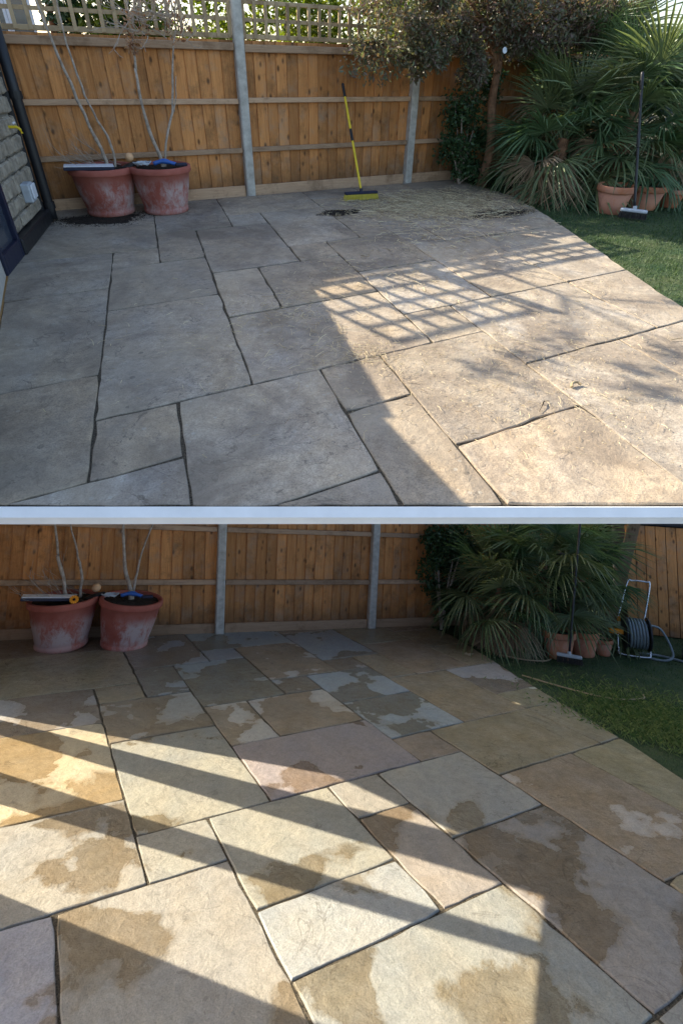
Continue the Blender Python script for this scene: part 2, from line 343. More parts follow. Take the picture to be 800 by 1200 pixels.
def inset(poly, d):
    n = len(poly); out = []
    for i in range(n):
        p0, p1, p2 = poly[i - 1], poly[i], poly[(i + 1) % n]
        e0 = (p1 - p0).normalized(); e1 = (p2 - p1).normalized()
        n0 = Vector((-e0.y, e0.x, 0)); n1 = Vector((-e1.y, e1.x, 0))
        b = (n0 + n1); b = b / max(0.3, b.length_squared / 2)
        out.append(p1 + b * d)
    return out
def slab_mesh(poly, rg, gap, thick):
    poly = inset(poly, gap)
    c = sum(poly, Vector()) / len(poly)
    pts = []
    for i, p in enumerate(poly):
        q = poly[(i + 1) % len(poly)]; n = max(2, int((q - p).length / 0.085)); e = (q - p).normalized(); nn = Vector((-e.y, e.x, 0))
        for k in range(n):
            j = (rg.uniform(0.0, 0.004) if rg.random() < .88 else rg.uniform(.004, .011)) if k else rg.uniform(0.002, 0.011)
            w = 0.006 * noise.noise(Vector((p.x * 3 + k * 0.6, p.y * 5, i)))
            pts.append(p + (q - p) * (k / n) + nn * (j + w) + (e * j if k == 0 else Vector()))
    bm = bmesh.new()
    tip = [rg.uniform(-0.0025, 0.0025) for _ in range(3)]
    def z(p): return tip[0] + tip[1] * (p.x - c.x) + tip[2] * (p.y - c.y)
    rings = []
    for s, dz in ((0.0045, 0.0), (0.0012, -0.0018), (0.0, -0.005), (0.0, -thick)):
        rr = []
        for p in pts:
            d = (c - p); d.normalize(); q = p + d * (s * 1.3)
            rr.append(bm.verts.new((q.x - c.x, q.y - c.y, z(q) + dz + (rg.uniform(-.0012, .0012) if dz > -.005 else 0))))
        rings.append(rr)
    n = len(pts)
    bm.faces.new(rings[0])
    for a, b in zip(rings, rings[1:]):
        for k in range(n): bm.faces.new((a[k], b[k], b[(k + 1) % n], a[(k + 1) % n]))
    bmesh.ops.recalc_face_normals(bm, faces=bm.faces)
    return bm, c
def strip_mesh(poly, z0, z1):
    bm = bmesh.new()
    t = [bm.verts.new((p.x, p.y, z1)) for p in poly]; b = [bm.verts.new((p.x, p.y, z0)) for p in poly]
    bm.faces.new(t); bm.faces.new(b[::-1])
    for k in range(len(poly)): bm.faces.new((t[k], b[k], b[(k + 1) % len(poly)], t[(k + 1) % len(poly)]))
    bmesh.ops.recalc_face_normals(bm, faces=bm.faces)
    return bm
NEAR0, NEAR1 = Vector((-0.513, -0.336, 0)), Vector((2.102, -1.582, 0))       # front edge of the dry terrace
ed = (NEAR1 - NEAR0).normalized(); en = Vector((-ed.y, ed.x, 0))             # points away from the viewer
def near_ok(p): return (p - NEAR0).dot(en)
XL = -0.44                                                                    # left edge of the dry terrace

def lay_patio(P, E, mat, dry):
    far = [grid(P, edge_u(E, v), v) for v in (10.05, 8, 7, 4.9, 2.2, .24, -1.2, -3.4, -7)]
    base = [grid(P, -4, -7), grid(P, edge_u(E, -7), -7)] + far[::-1][1:] + [grid(P, -4, 10.05)]
    if dry:
        base = clip(base, lambda p: near_ok(p) - 0.004); base = clip(base, lambda p: p.x - XL - .004)
    bm = strip_mesh(base, -0.045, -0.0075)
    me_bed = obj('patio', bm, M_['bed'], M=P.M); tag(me_bed, kind='structure')
    rg = random.Random(31)
    for (u0, u1, v0, v1, colr, wet) in SLABS:
        if u1 == X:
            vs_ = [v0, (v0 + v1) / 2, v1]
            poly = [grid(P, u0, v0)] + [grid(P, edge_u(E, v), v) for v in vs_] + [grid(P, u0, v1)]
        else:
            poly = [grid(P, u0, v0), grid(P, u1, v0), grid(P, u1, v1), grid(P, u0, v1)]
            if u1 >= 9:
                poly = [p for p in poly]
        if dry:
            poly = clip(poly, near_ok)
            if len(poly) >= 3: poly = clip(poly, lambda p: p.x - XL)
        if len(poly) < 3: continue
        bm, c = slab_mesh(poly, rg, rg.uniform(0.0015, 0.0035) if dry else rg.uniform(.002, .004), 0.03)
        o = obj('paving_slab', bm, mat, me_bed, T(c.x, c.y, 0))
        if dry:
            g = (.42, .36, .292); k = rg.uniform(.78, 1.16); t = rg.uniform(-.018, .026)
            cc = tuple(0.9 * a + 0.1 * b for a, b in zip(g, colr))
            o.color = (cc[0] * k + t, cc[1] * k, cc[2] * k - t, 0)
        else:
            o.color = (*[a * rg.uniform(.95, 1.05) for a in colr], wet)
    return me_bed, base
patioA, polyA = lay_patio(PA, EDGE_A, M_['stone_dry'], True)
patioB, polyB = lay_patio(PB, EDGE_B, M_['stone_wet'], False)

# terrace slab under the dry patio and lawn, with an added white strip for the gap between views
under = [NEAR0 + ed * 0.08, NEAR1 + ed * 0.25, Vector((5.4, .35, 0)), Vector((9.2, 2.75, 0)), Vector((9.2, 4.7, 0)), Vector((XL + .003, 4.7, 0))]
o = obj('terrace_base', strip_mesh(under, -0.10, -0.047), M_['white']); tag(o, kind='structure')  # painted white so its unseen underside bounces light onto the lower patio
bm = bmesh.new()
mid = (NEAR0 + NEAR1) / 2
box(bm, (0, 0, 0), ((NEAR1 - NEAR0).length + .5, 0.012, 0.040), bev=0.0015)
o = obj('divider_strip', bm, M_['white'], M=Matrix.Translation(mid + Vector((0, 0, -0.0185)) - en * 0.017) @ Matrix.Rotation(math.atan2(ed.y, ed.x), 4, 'Z') @ Matrix.Rotation(R(-42), 4, 'X'))
tag(o, 'long thin white strip added between the upper and lower patios', 'divider')

o = obj('ground', strip_mesh([Vector((-4, -3.2, 0)), Vector((3, -3.2, 0)), Vector((9.5, -1.5, 0)), Vector((9.5, 4.2, 0)), Vector((-4, 5.2, 0))], -.12, -.05), M_['soil'], M=PB.M); tag(o, kind='structure')
# ------------------------------------------------------------------ lawns
def lawn(P, E, vmin, xmax, y1, seed, dens, dry):
    pts = [grid(P, edge_u(E, v) + .06, v) for v in [vmin + (10.05 - vmin) * k / 16 for k in range(17)]]
    poly = pts + [Vector((pts[-1].x, y1, 0)), Vector((xmax, y1, 0)), Vector((xmax, pts[0].y, 0))]
    if dry:
        poly = clip(poly, lambda p: near_ok(p) - .01)
        a_, b_ = NEAR1 + ed * .25, Vector((9.2, 2.75, 0)); nr = Vector((-(b_ - a_).y, (b_ - a_).x, 0)).normalized()
        poly = clip(poly, lambda p: (p - a_).dot(nr) - .02)
    o = obj('lawn', strip_mesh(poly, -0.044, -0.016), M_['turf'], M=P.M); tag(o, kind='structure')
    rg = random.Random(seed); bm_v, bm_f = [], []
    n = 0
    xs0 = min(p.x for p in poly); ys0 = min(p.y for p in poly)
    def inside(x, y):
        c = False
        for i in range(len(poly)):
            a, b = poly[i], poly[i - 1]
            if (a.y > y) != (b.y > y) and x < (b.x - a.x) * (y - a.y) / (b.y - a.y) + a.x: c = not c
        return c
    tries = 0
    while n < dens and tries < dens * 5:
        tries += 1
        x = rg.uniform(xs0, min(xmax, xs0 + 4.6)); y = rg.uniform(ys0, y1)
        if not inside(x, y): continue
        d = noise.noise(Vector((x * 2.5, y * 2.5, seed)))
        h = rg.uniform(.012, .030) * (1 + .5 * d); a = rg.uniform(0, 6.283); w = rg.uniform(.002, .0042)
        lx, ly = rg.uniform(-.02, .02), rg.uniform(-.02, .02)
        k = len(bm_v)
        bm_v += [(x - w * math.cos(a), y - w * math.sin(a), -.018), (x + w * math.cos(a), y + w * math.sin(a), -.018), (x + lx, y + ly, -.018 + h)]
        bm_f.append((k, k + 1, k + 2)); n += 1
    me = bpy.data.meshes.new('grass'); me.from_pydata(bm_v, [], bm_f)
    g = obj('grass', me, M_['grass'], M=P.M)
    return g
g = lawn(PA, EDGE_A, -3.2, 8.9, 4.28, 3, 42000, True); tag(g, 'short dark green grass beside the dusty upper patio', 'grass', kind='stuff')
g = lawn(PB, EDGE_B, -5.5, 8.9, 3.2, 4, 42000, False); tag(g, 'short dark green grass beside the rinsed lower patio', 'grass', kind='stuff')

# ------------------------------------------------------------------ fences
def fence(P, origin, ang, posts, s0, s1, rails, top, label, lean, trellis=None):
    f = thing(P, 'fence', label, 'fence', origin, ang)
    ln = lambda s: lean(s)
    for s in posts:
        bm = bmesh.new(); h = top + (0.42 if trellis else 0.1)
        box(bm, (0, 0, h / 2), (0.105, 0.10, h), bev=0.012)
        # recessed face of a slotted concrete post
        obj('post', bm, M_['concrete'], f, T(s, -0.015, -.03) @ Matrix.Rotation(ln(s), 4, 'Y'))
    bays = [s0] + [p for p in posts if s0 < p < s1] + [s1]
    rg = random.Random(int(origin[0] * 100))
    board_meshes = []
    for k in range(5):
        bm = bmesh.new(); w = 0.15; h = top - 0.11
        vs_ = []
        nz = 5
        prof = [(-w / 2, -0.010), (w / 2, 0.004), (w / 2, 0.010), (-w / 2, 0.010)]
        for i in range(nz):
            zz = h * i / (nz - 1); wx = rg.uniform(-.002, .002)
            vs_.append([bm.verts.new((x + wx, y + rg.uniform(-.0015, .0015), zz)) for x, y in prof])
        for a, b in zip(vs_, vs_[1:]):
            for q in range(4): bm.faces.new((a[q], a[(q + 1) % 4], b[(q + 1) % 4], b[q]))
        bm.faces.new(vs_[0][::-1]); bm.faces.new(vs_[-1])
        me = bpy.data.meshes.new('board'); bm.to_mesh(me); bm.free(); me.materials.append(M_['board']); board_meshes.append(me)
    for b0, b1 in zip(bays, bays[1:]):
        a, b = b0 + (.055 if b0 in posts else 0), b1 - (.055 if b1 in posts else 0)
        n = max(1, round((b - a) / 0.13)); st = (b - a) / n
        for k in range(n):
            s = a + st * (k + .5)
            obj('board', rg.choice(board_meshes), None, f, T(s, 0.022 + rg.uniform(-.002, .002), 0.10) @ Matrix.Rotation(ln(s) + rg.uniform(-.004, .004), 4, 'Y'))
        for z, hh, dd in rails:
            bm = bmesh.new(); x0, x1 = a + z * math.tan(ln(a)), b + z * math.tan(ln(b))
            box(bm, (0, 0, 0), (x1 - x0 - .004, dd, hh), bev=0.006)
            obj('rail', bm, M_['rail'], f, T((x0 + x1) / 2, -0.012 - dd / 2 + .018, z + rg.uniform(-.006, .006)) @ Matrix.Rotation(rg.uniform(-.004, .004), 4, 'Y'))
        bm = bmesh.new(); box(bm, (0, 0, 0), (b - a - .006, 0.028, 0.125), bev=0.004)
        obj('gravel_board', bm, M_['rail'], f, T((a + b) / 2, -0.002, 0.045))
    bm = bmesh.new(); box(bm, (0, 0, 0), (s1 - s0, 0.03, 0.24)); obj('sun_stop_board', bm, M_['rail'], f, T((s0 + s1) / 2, 0.062, 0.08))  # hidden board added behind the fence to stop sun leaking through
    return f
flat = lambda s: 0.0
fA = fence(PA, (0, 4.33, 0), 0, [2.12, 4.415, 6.75], -1.1, 8.9, [(0.5, .052, .04), (0.997, .052, .04), (1.49, .07, .045)], 1.56,
           'orange brown boarded fence with trellis behind the dusty upper patio', flat, True)
# trellis on top
def trellis(parent, x0, x1, z0, z1, step, y=0.02, name='trellis', rows=None, w=0.034, lean=0.0):
    fr = bmesh.new(); box(fr, ((x0 + x1) / 2, y, z0 + .022), (x1 - x0, .035, .044), bev=.003); box(fr, ((x0 + x1) / 2 + lean * (z1 - z0), y, z1 - .018), (x1 - x0, .035, .036), bev=.003)
    t = obj(name, fr, M_['slat'], parent)
    bm = bmesh.new(); box(bm, (0, 0, 0), (w, .016, (z1 - z0 - .02) / math.cos(math.atan(lean)))); mv = bpy.data.meshes.new('slat'); bm.to_mesh(mv); bm.free(); mv.materials.append(M_['slat'])
    n = round((x1 - x0) / step)
    for k in range(n + 1):
        obj('slat', mv, None, t, T(x0 + w / 2 + (x1 - x0 - w) * k / n + lean * (z1 - z0) / 2, y - .019, (z0 + z1) / 2) @ Matrix.Rotation(math.atan(lean), 4, 'Y'))
    bm = bmesh.new(); box(bm, (0, 0, 0), (x1 - x0 - .01, .014, w)); mh = bpy.data.meshes.new('slat'); bm.to_mesh(mh); bm.free(); mh.materials.append(M_['slat'])
    m = rows if rows is not None else max(1, round((z1 - z0) / step) - 1)
    for k in range(m):
        obj('slat', mh, None, t, T((x0 + x1) / 2 + lean * (z1 - z0) * (k + 1) / (m + 1), y - .002, z0 + (z1 - z0) * (k + 1) / (m + 1)))
    return t
for a, b in ((-1.1, 2.06), (2.18, 4.36), (4.47, 6.69), (6.81, 8.9)):
    trellis(fA, a, b, 1.562, 1.895, 0.125, rows=1)
# unseen taller tier and post, added and slanted to throw the lattice shadow
trellis(fA, -0.72, 0.40, 2.03, 2.71, 0.185, rows=3, w=.033, lean=-.6)
bm = bmesh.new(); box(bm, (0, 0, 0), (.075, .06, .90), bev=.004); obj('post', bm, M_['rail'], fA, T(.255, .03, 2.36) @ Matrix.Rotation(math.atan(-.55), 4, 'Y'))
trellis(fA, 0.50, 2.5, 2.03, 2.27, 0.19, rows=1, w=.031, lean=-.6)

BL = lambda s: R(-4.5) * (1 - min(1, max(0, (s + .2) / 2.0)))
bAng = math.atan2(-0.342, 2.006)
fB = fence(PB, (1.421, 3.378, 0), bAng, [0.0, 2.035, 4.2], -3.2, 6.0, [(0.60, .06, .04), (1.245, .06, .04)], 1.95,
           'orange brown boarded fence with concrete posts behind the rinsed lower patio', BL)

# ------------------------------------------------------------------ pots
def big_pot(P, label, loc, r, h, rotz, tilt):
    t = thing(P, 'plant_pot', label, 'plant pot', loc, rotz, None, tilt)
    bm = bmesh.new()
    lathe(bm, [(0.001, 0.0), (r * .70, 0.0), (r * .735, .012), (r * .74, .045), (r * .715, .052), (r * .73, .07), (r * .86, h * .55), (r * .93, h * .86), (r * .94, h * .865), (r * .86, h * .88), (r * .80, h * .55), (r * .6, h * .5)], 48)
    obj('body', bm, M_['pot'], t, smooth=True)
    bm = bmesh.new()
    lathe(bm, [(r * .93, h * .868), (r * .985, h * .872), (r, h * .885), (r * 1.005, h * .93), (r, h * .985), (r * .985, h), (r * .90, h), (r * .885, h * .985), (r * .87, h * .885)], 48)
    obj('rim', bm, M_['pot'], t, smooth=True)
    bm = bmesh.new(); rings = lathe(bm, [(r * .875, h * .93), (r * .6, h * .945), (r * .3, h * .95)], 24); bm.faces.new(rings[-1])
    for v in bm.verts: v.co.z += rnd.uniform(-.008, .012)
    obj('soil', bm, M_['soil'], t)
    return t
def small_pot(P, label, loc, r, h, group=None, tilt=None):
    t = thing(P, 'plant_pot', label, 'plant pot', loc, 0, group, tilt)
    bm = bmesh.new(); lathe(bm, [(.001, 0), (r * .66, 0), (r * .68, .01), (r * .90, h * .78), (r * .80, h * .8), (r * .6, .03)], 36); obj('body', bm, M_['pot2'], t, smooth=True)
    bm = bmesh.new(); lathe(bm, [(r * .895, h * .76), (r * .96, h * .765), (r, h * .80), (r, h * .96), (r * .97, h), (r * .89, h), (r * .85, h * .78)], 36); obj('rim', bm, M_['pot2'], t, smooth=True)
    bm = bmesh.new(); rings = lathe(bm, [(r * .86, h * .88), (r * .4, h * .9)], 20); bm.faces.new(rings[-1]); obj('soil', bm, M_['soil'], t)
    return t
idt = Matrix.Identity(4)
tiltB = Matrix.Rotation(R(-5), 4, 'Y')
big_pot(PA, 'left large bloomed terracotta pot by the fence on the dusty upper patio', (0.47, 4.0, 0), .325, .455, .4, idt)
big_pot(PA, 'right large bloomed terracotta pot by the fence on the dusty upper patio', (1.02, 3.86, 0), .315, .455, 2.1, idt)
big_pot(PB, 'left large bloomed terracotta pot by the fence on the rinsed lower patio', (-0.29, 3.37, 0), .345, .50, .4, tiltB)
big_pot(PB, 'right large bloomed terracotta pot by the fence on the rinsed lower patio', (0.31, 3.22, 0), .33, .50, 2.1, tiltB)

def bare_shrub(P, label, loc, stems, twigs, seed, tilt=idt):
    t = thing(P, 'bare_shrub', label, 'shrub', loc, 0, None, tilt); rg = random.Random(seed)
    for pts, r in stems:
        pp = polytube(pts, 4); bm = bmesh.new()
        n = len(pp)
        tube(bm, [p + Vector((rg.uniform(-.006, .006), rg.uniform(-.006, .006), 0)) for p in pp], [r * (1.15 - .7 * i / n) * rg.uniform(.9, 1.12) for i in range(n)], 7)
        obj('stem', bm, M_['bark'], t, smooth=True)
    bm = bmesh.new()
    for base, d, L, r in twigs:
        p = Vector(base); d = Vector(d).normalized(); pts = [p.copy()]
        for i in range(5):
            d = (d + Vector((rg.uniform(-.22, .22), rg.uniform(-.22, .22), rg.uniform(-.15, .2)))).normalized(); p = p + d * L / 5; pts.append(p.copy())
            if i > 1 and rg.random() < .7:
                dd = (d + Vector((rg.uniform(-.9, .9), rg.uniform(-.6, .6), rg.uniform(-.3, .7)))).normalized()
                tube(bm, [p, p + dd * L * .25, p + dd * L * .42 + Vector((0, 0, .02))], [r * .6, r * .5, r * .3], 4)
        tube(bm, pts, [r, r * .9, r * .8, r * .65, r * .5, r * .35], 5)
    if twigs: obj('twigs', bm, M_['bark'], t)
    return t
def fluff(rg, cx, cz, n, sp, L):
    return [((cx + rg.uniform(-sp, sp), rg.uniform(-.06, .06), cz + rg.uniform(-sp, sp * .6)), (rg.uniform(-1, 1), rg.uniform(-.5, .5), rg.uniform(-.2, 1)), L * rg.uniform(.6, 1.2), .0045) for _ in range(n)]
rg = random.Random(5)
litter = [((rg.uniform(-.12, .2), rg.uniform(-.1, .1), .02), (rg.uniform(-1.6, -.2), rg.uniform(-.6, .6), rg.uniform(.1, .8)), rg.uniform(.2, .42), .003) for _ in range(16)]
bare_shrub(PA, 'two tall bare grey stems in the left pot against the upper fence', (0.47, 4.0, .43), [
    ([(.06, 0, -.04), (.05, .02, .12), (-.02, .03, .38), (-.12, .05, .85), (-.20, .05, 1.3), (-.26, .04, 1.75)], .017),
    ([(.13, .02, -.03), (.14, .02, .22), (.04, .05, .5), (-.02, .06, .8), (-.05, .05, 1.3), (0.02, .05, 1.75)], .012)], litter, 1)
bare_shrub(PA, 'forked bare shrub with dry twiggy top in the right pot of the upper patio', (1.02, 3.86, .43), [
    ([(.04, 0, -.04), (.02, 0, .12), (-.05, .02, .42), (-.06, .02, .86)], .021), ([(-.06, .02, .84), (-.03, .03, 1.1), (.05, .03, 1.45), (.1, .02, 1.75)], .010),
    ([(.05, 0, -.03), (.10, .0, .22), (.22, .02, .5), (.30, .03, .9), (.36, .03, 1.15), (.42, .02, 1.5)], .012), ([(.24, .02, .5), (.28, 0, .65), (.30, 0, .8)], .006)],
    fluff(rg, .06, 1.22, 22, .12, .3) + fluff(rg, .36, 1.2, 22, .12, .3) + fluff(rg, .25, 1.4, 16, .18, .28), 2)
sh = bpy.data.objects['bare_shrub.001']
bare_shrub(PB, 'two bare grey stems in the left pot against the lower fence', (-0.31, 3.37, .47), [
    ([(.0, 0, -.04), (-.02, .02, .15), (-.10, .03, .45), (-.10, .05, .5), (-.17, .05, .95)], .021),
    ([(.13, .02, -.03), (.14, .02, .25), (.08, .05, .50), (-.02, .06, .9)], .015)], [(b, d, L * 1.2, r) for b, d, L, r in litter], 3, tiltB)
bare_shrub(PB, 'forked bare grey stems in the right pot against the lower fence', (0.29, 3.22, .47), [
    ([(.04, 0, -.04), (.02, 0, .12), (-.05, .02, .45), (-.08, .02, 1.0)], .025),
    ([(.05, 0, -.03), (.08, .0, .22), (.14, .02, .5), (.30, .03, .95)], .015)], [], 4, tiltB)

# odds and ends lying on the two pots
def pot_clutter(P, p1, p2, z, sc, who, tilt, flower):
    t = thing(P, 'tray', 'white topped dark tray resting on the left pot, ' + who, 'tray', (p1[0] - .12, p1[1] - .15, z + .012), R(-3), None, Matrix.Rotation(R(2), 4, 'Y'))
    bm = bmesh.new(); box(bm, (0, 0, 0), (.46 * sc, .16, .030), bev=.004); obj('base', bm, M_['navy'], t)
    bm = bmesh.new(); box(bm, (0, 0, .0195), (.45 * sc, .15, .009), bev=.002); obj('lid', bm, M_['whitep'], t)
    bm = bmesh.new(); bmesh.ops.create_icosphere(bm, subdivisions=3, radius=.042 * sc)
    for v in bm.verts: v.co *= 1 + .02 * noise.noise(v.co * 40)
    o = obj('ball', bm, M_['peach'], M=P.M @ T((p1[0] * .47 + p2[0] * .53) - .01, p1[1] - .05, z + .075 * sc), smooth=True); tag(o, 'small peach coloured ball perched between the two pots, ' + who, 'ball')
    bm = bmesh.new()
    rg = random.Random(9)
    for i in range(9):
        a = rg.uniform(0, 6.28); tube(bm, polytube([(math.cos(a) * .05, math.sin(a) * .03, 0), (math.cos(a + 1) * .09, math.sin(a + 1) * .05, .03), (math.cos(a + 2.2) * .07, math.sin(a + 2.2) * .05, .01)], 4), .006, 5)
    o = obj('cord', bm, M_['greyp'], M=P.M @ T(p2[0] - .17, p2[1] - .06, z + .015)); tag(o, 'tangled grey green cord lying on the right pot, ' + who, 'cord')
    t = thing(P, 'tool', 'blue and black hand tool lying across the right pot, ' + who, 'tool', (p2[0] + .03, p2[1] - .12, z + .02), R(-8))
    bm = bmesh.new(); tube(bm, polytube([(-.10, 0, .01), (0, .01, .03), (.12, 0, .0)], 4), [.02] * 4 + [.026] * 2 + [.018] * 3, 8); obj('handle', bm, M_['blue'], t, smooth=True)
    bm = bmesh.new(); box(bm, (.17, 0, -.004), (.12, .05, .03), bev=.008); obj('head', bm, M_['navy'], t)
    t = thing(P, 'gloves', 'dark crumpled gloves draped over the rims between the pots, ' + who, 'gloves', ((p1[0] + p2[0]) / 2, p1[1] - .1, z + .008), .3)
    bm = bmesh.new(); bmesh.ops.create_icosphere(bm, subdivisions=3, radius=1)
    for v in bm.verts: v.co = Vector((v.co.x * .10, v.co.y * .05, v.co.z * .022)) * (1 + .35 * noise.noise(v.co * 2.3)) + Vector((0, 0, .25 * v.co.x * .10))
    obj('cloth', bm, M_['black'], t, smooth=True)
    if flower:
        t = thing(P, 'flower', 'small yellow flower head on the edge of the left pot of the lower patio', 'flower', (p1[0] + .10, p1[1] - .30, z + .02), 0, None, Matrix.Rotation(R(60), 4, 'X'))
        bm = bmesh.new()
        for k in range(12):
            a = k * math.pi / 6; box(bm, (math.cos(a) * .026, math.sin(a) * .026, .0), (.034, .016, .004), Matrix.Rotation(a, 4, 'Z'))
        obj('petals', bm, M_['orange'], t); bm = bmesh.new(); bmesh.ops.create_icosphere(bm, subdivisions=2, radius=.014); obj('centre', bm, M_['soil'], t)
pot_clutter(PA, (0.47, 4.0), (1.02, 3.86), .455, 1.0, 'upper patio', idt, False)
pot_clutter(PB, (-0.35, 3.37), (0.27, 3.22), .51, 1.1, 'lower patio', tiltB, True)

# ------------------------------------------------------------------ brooms
def broom(P, label, foot, top, headdir, L, mats, w):
    foot, top = Vector(foot), Vector(top)
    t = thing(P, 'broom', label, 'broom', foot)
    a = math.atan2(headdir[1], headdir[0]); Rz = Matrix.Rotation(a, 4, 'Z')
    d = top - foot
    hm, gm, hd, br = mats
    bm = bmesh.new(); box(bm, (0, 0, .085), (w, .06, .035), bev=.010); obj('head', bm, hd, t, Rz)
    bm = bmesh.new(); tube(bm, [(0, 0, .09), (0, 0, .135)], [.024, .018], 10); obj('socket', bm, hd, t)
    rg = random.Random(2); bm = bmesh.new()
    for i in range(int(w / .009)):
        for j in range(5):
            x = -w / 2 + .008 + i * .009; y = -.022 + j * .011; fl = rg.uniform(.75, 1.5)
            tube(bm, [(x, y, .072), (x * 1.05 + rg.uniform(-.006, .006), y * fl * 1.25, .002 + rg.uniform(0, .008))], [.0038, .003], 4, False)
    obj('bristles', bm, br, t, Rz)
    n = 12; pts = [Vector((0, 0, .10)).lerp(d, i / n) for i in range(n + 1)]
    bm = bmesh.new(); tube(bm, pts, .0135, 10); obj('handle', bm, hm, t, smooth=True)
    for f0, f1 in ((.88, 1.0), (.47, .58)):
        p0, p1 = Vector((0, 0, .10)).lerp(d, f0), Vector((0, 0, .10)).lerp(d, f1)
        bm = bmesh.new(); tube(bm, [p0, p0.lerp(p1, .05), p0.lerp(p1, .95), p1 + (p1 - p0).normalized() * .01], [.014, .0165, .0165, .012], 10); obj('grip', bm, gm, t, smooth=True)
broom(PA, 'yellow handled broom leaning against the middle of the upper fence', (3.25, 3.52, 0), (3.36, 4.28, 1.16), (.42, -.06), 1.3, (M_['yellow'], M_['black'], M_['navy'], M_['bristle']), .42)
broom(PA, 'black handled broom leaning on the palm in front of the pots on the upper lawn', (5.60, 1.58, 0), (5.60, 1.98, 1.33), (.14, -.2), 1.4, (M_['black'], M_['black'], M_['greyp'], M_['dbristle']), .27)
broom(PB, 'black handled broom leaning on the palm in front of the pots on the lower lawn', (4.86, 1.02, 0), (5.10, 1.02, 1.6), (.14, -.19), 1.4, (M_['black'], M_['black'], M_['greyp'], M_['dbristle']), .27)

# ------------------------------------------------------------------ small pots by the palms
small_pot(PA, 'terracotta pot behind the black broom, nearest the upper patio', (5.68, 1.93, -.015), .205, .30)
small_pot(PA, 'wide terracotta pot right of the black broom on the upper lawn', (6.22, 1.93, -.015), .225, .27)
small_pot(PA, 'small terracotta pot at the far right of the upper lawn', (6.62, 1.86, -.015), .15, .21)
small_pot(PB, 'terracotta pot behind the black broom on the lower lawn', (4.99, 1.26, -.015), .20, .31)
small_pot(PB, 'second terracotta pot along beside the palm on the lower lawn', (5.40, 1.22, -.015), .195, .29)
small_pot(PB, 'small terracotta pot nearest the hose reel on the lower lawn', (5.68, 1.13, -.015), .115, .19)

# ------------------------------------------------------------------ palms
def fan_leaf(seed, mat, dead=False):
    rg = random.Random(seed); bm = bmesh.new()
    pl = 0.42; n = 34; spread = R(112 if not dead else 70)
    tube(bm, [(0, 0, 0), (pl * .5, 0, .03), (pl, 0, .02)], [.010, .008, .006], 5)
    for i in range(n):
        f = (i / (n - 1)) * 2 - 1; a = f * spread + rg.uniform(-.035, .035)
        L = (.50 - .15 * f * f) * rg.uniform(.9, 1.08) * (0.9 if dead else 1); w = .0105 * (.6 if dead else 1)
        sag = rg.uniform(.16, .42) * (1 + .9 * (seed % 3)) * (2.2 if dead else 1) + (.25 if rg.random() < .15 else 0)
        d = Vector((math.cos(a), math.sin(a), 0)); s = Vector((-d.y, d.x, 0))
        hub = Vector((pl, 0, .02))
        P_ = []
        for r, ww in ((.0, .12), (.38, 1.0), (.70, .72), (1.0, .03)):
            c = hub + d * (L * r) + Vector((0, 0, .05 * r - sag * L * r ** 2.2 + .06 * (1 - abs(f)) * r))
            P_.append((bm.verts.new(c - s * w * ww + Vector((0, 0, w * ww * .7))), bm.verts.new(c), bm.verts.new(c + s * w * ww + Vector((0, 0, w * ww * .7)))))
        for A_, B_ in zip(P_, P_[1:]):
            bm.faces.new((A_[0], A_[1], B_[1], B_[0])); bm.faces.new((A_[1], A_[2], B_[2], B_[1]))
    me = bpy.data.meshes.new('leaf'); bm.to_mesh(me); bm.free(); me.materials.append(mat); return me
LEAF = [fan_leaf(s, M_['palm']) for s in range(5)]
DEAD = [fan_leaf(s + 20, M_['palm_dead'], True) for s in range(3)]
def palm(P, label, loc, nl, nd, h, sc, seed, group=None, face=None):
    t = thing(P, 'fan_palm', label, 'palm', loc); rg = random.Random(seed)
    bm = bmesh.new(); nn_ = 14
    tube(bm, [(0, 0, -.02), (.02, 0, h * .3), (.0, .02, h * .7), (0, 0, h)], [.11, .10, .085, .05], nn_)
    for v in bm.verts:
        k = 1 + .18 * noise.noise(v.co * 14); v.co.x *= k; v.co.y *= k
    obj('trunk', bm, M_['trunk'], t)
    for i in range(nl):
        el = R(80) - R(105) * ((i + .5) / nl) ** .8 + rg.uniform(-.2, .2); az = i * 2.39996 + rg.uniform(-.3, .3)
        z = h * (1.0 - .55 * (i / nl)) + rg.uniform(-.04, .04)
        s = sc * rg.uniform(.82, 1.12)
        M = T(0, 0, z) @ Matrix.Rotation(az, 4, 'Z') @ Matrix.Rotation(-el, 4, 'Y') @ Matrix.Rotation(rg.uniform(-.5, .5), 4, 'X') @ Matrix.Diagonal((s, s, s, 1))
        obj('leaf', rg.choice(LEAF), None, t, M)
    for i in range(nd):
        az = (R(-125) + rg.uniform(-1.5, 1.5)) if i % 4 else i * 2.4; el = R(-8) - rg.uniform(0, R(55)); s = sc * rg.uniform(.6, .95); z = h * rg.uniform(.4, .85)
        M = T(0, 0, z) @ Matrix.Rotation(az, 4, 'Z') @ Matrix.Rotation(-el, 4, 'Y') @ Matrix.Rotation(rg.uniform(-.7, .7), 4, 'X') @ Matrix.Diagonal((s, s, s * .8, 1))
        obj('leaf', rg.choice(DEAD), None, t, M)
    return t
palm(PA, 'low fan palm with brown skirt at the lawn corner of the upper patio', (5.7, 2.85, 0), 30, 30, .66, 1.25, 1)
palm(PA, 'tall fan palm behind the terracotta pots on the upper lawn', (6.35, 2.5, 0), 36, 10, .95, 1.3, 2)
palm(PA, 'fan palm at the right edge above the upper lawn', (7.3, 2.45, 0), 30, 4, 1.05, 1.3, 3)
palm(PA, 'fan palm rising at the back between the tree and the upper fence', (6.6, 3.55, 0), 32, 4, 1.35, 1.35, 4)
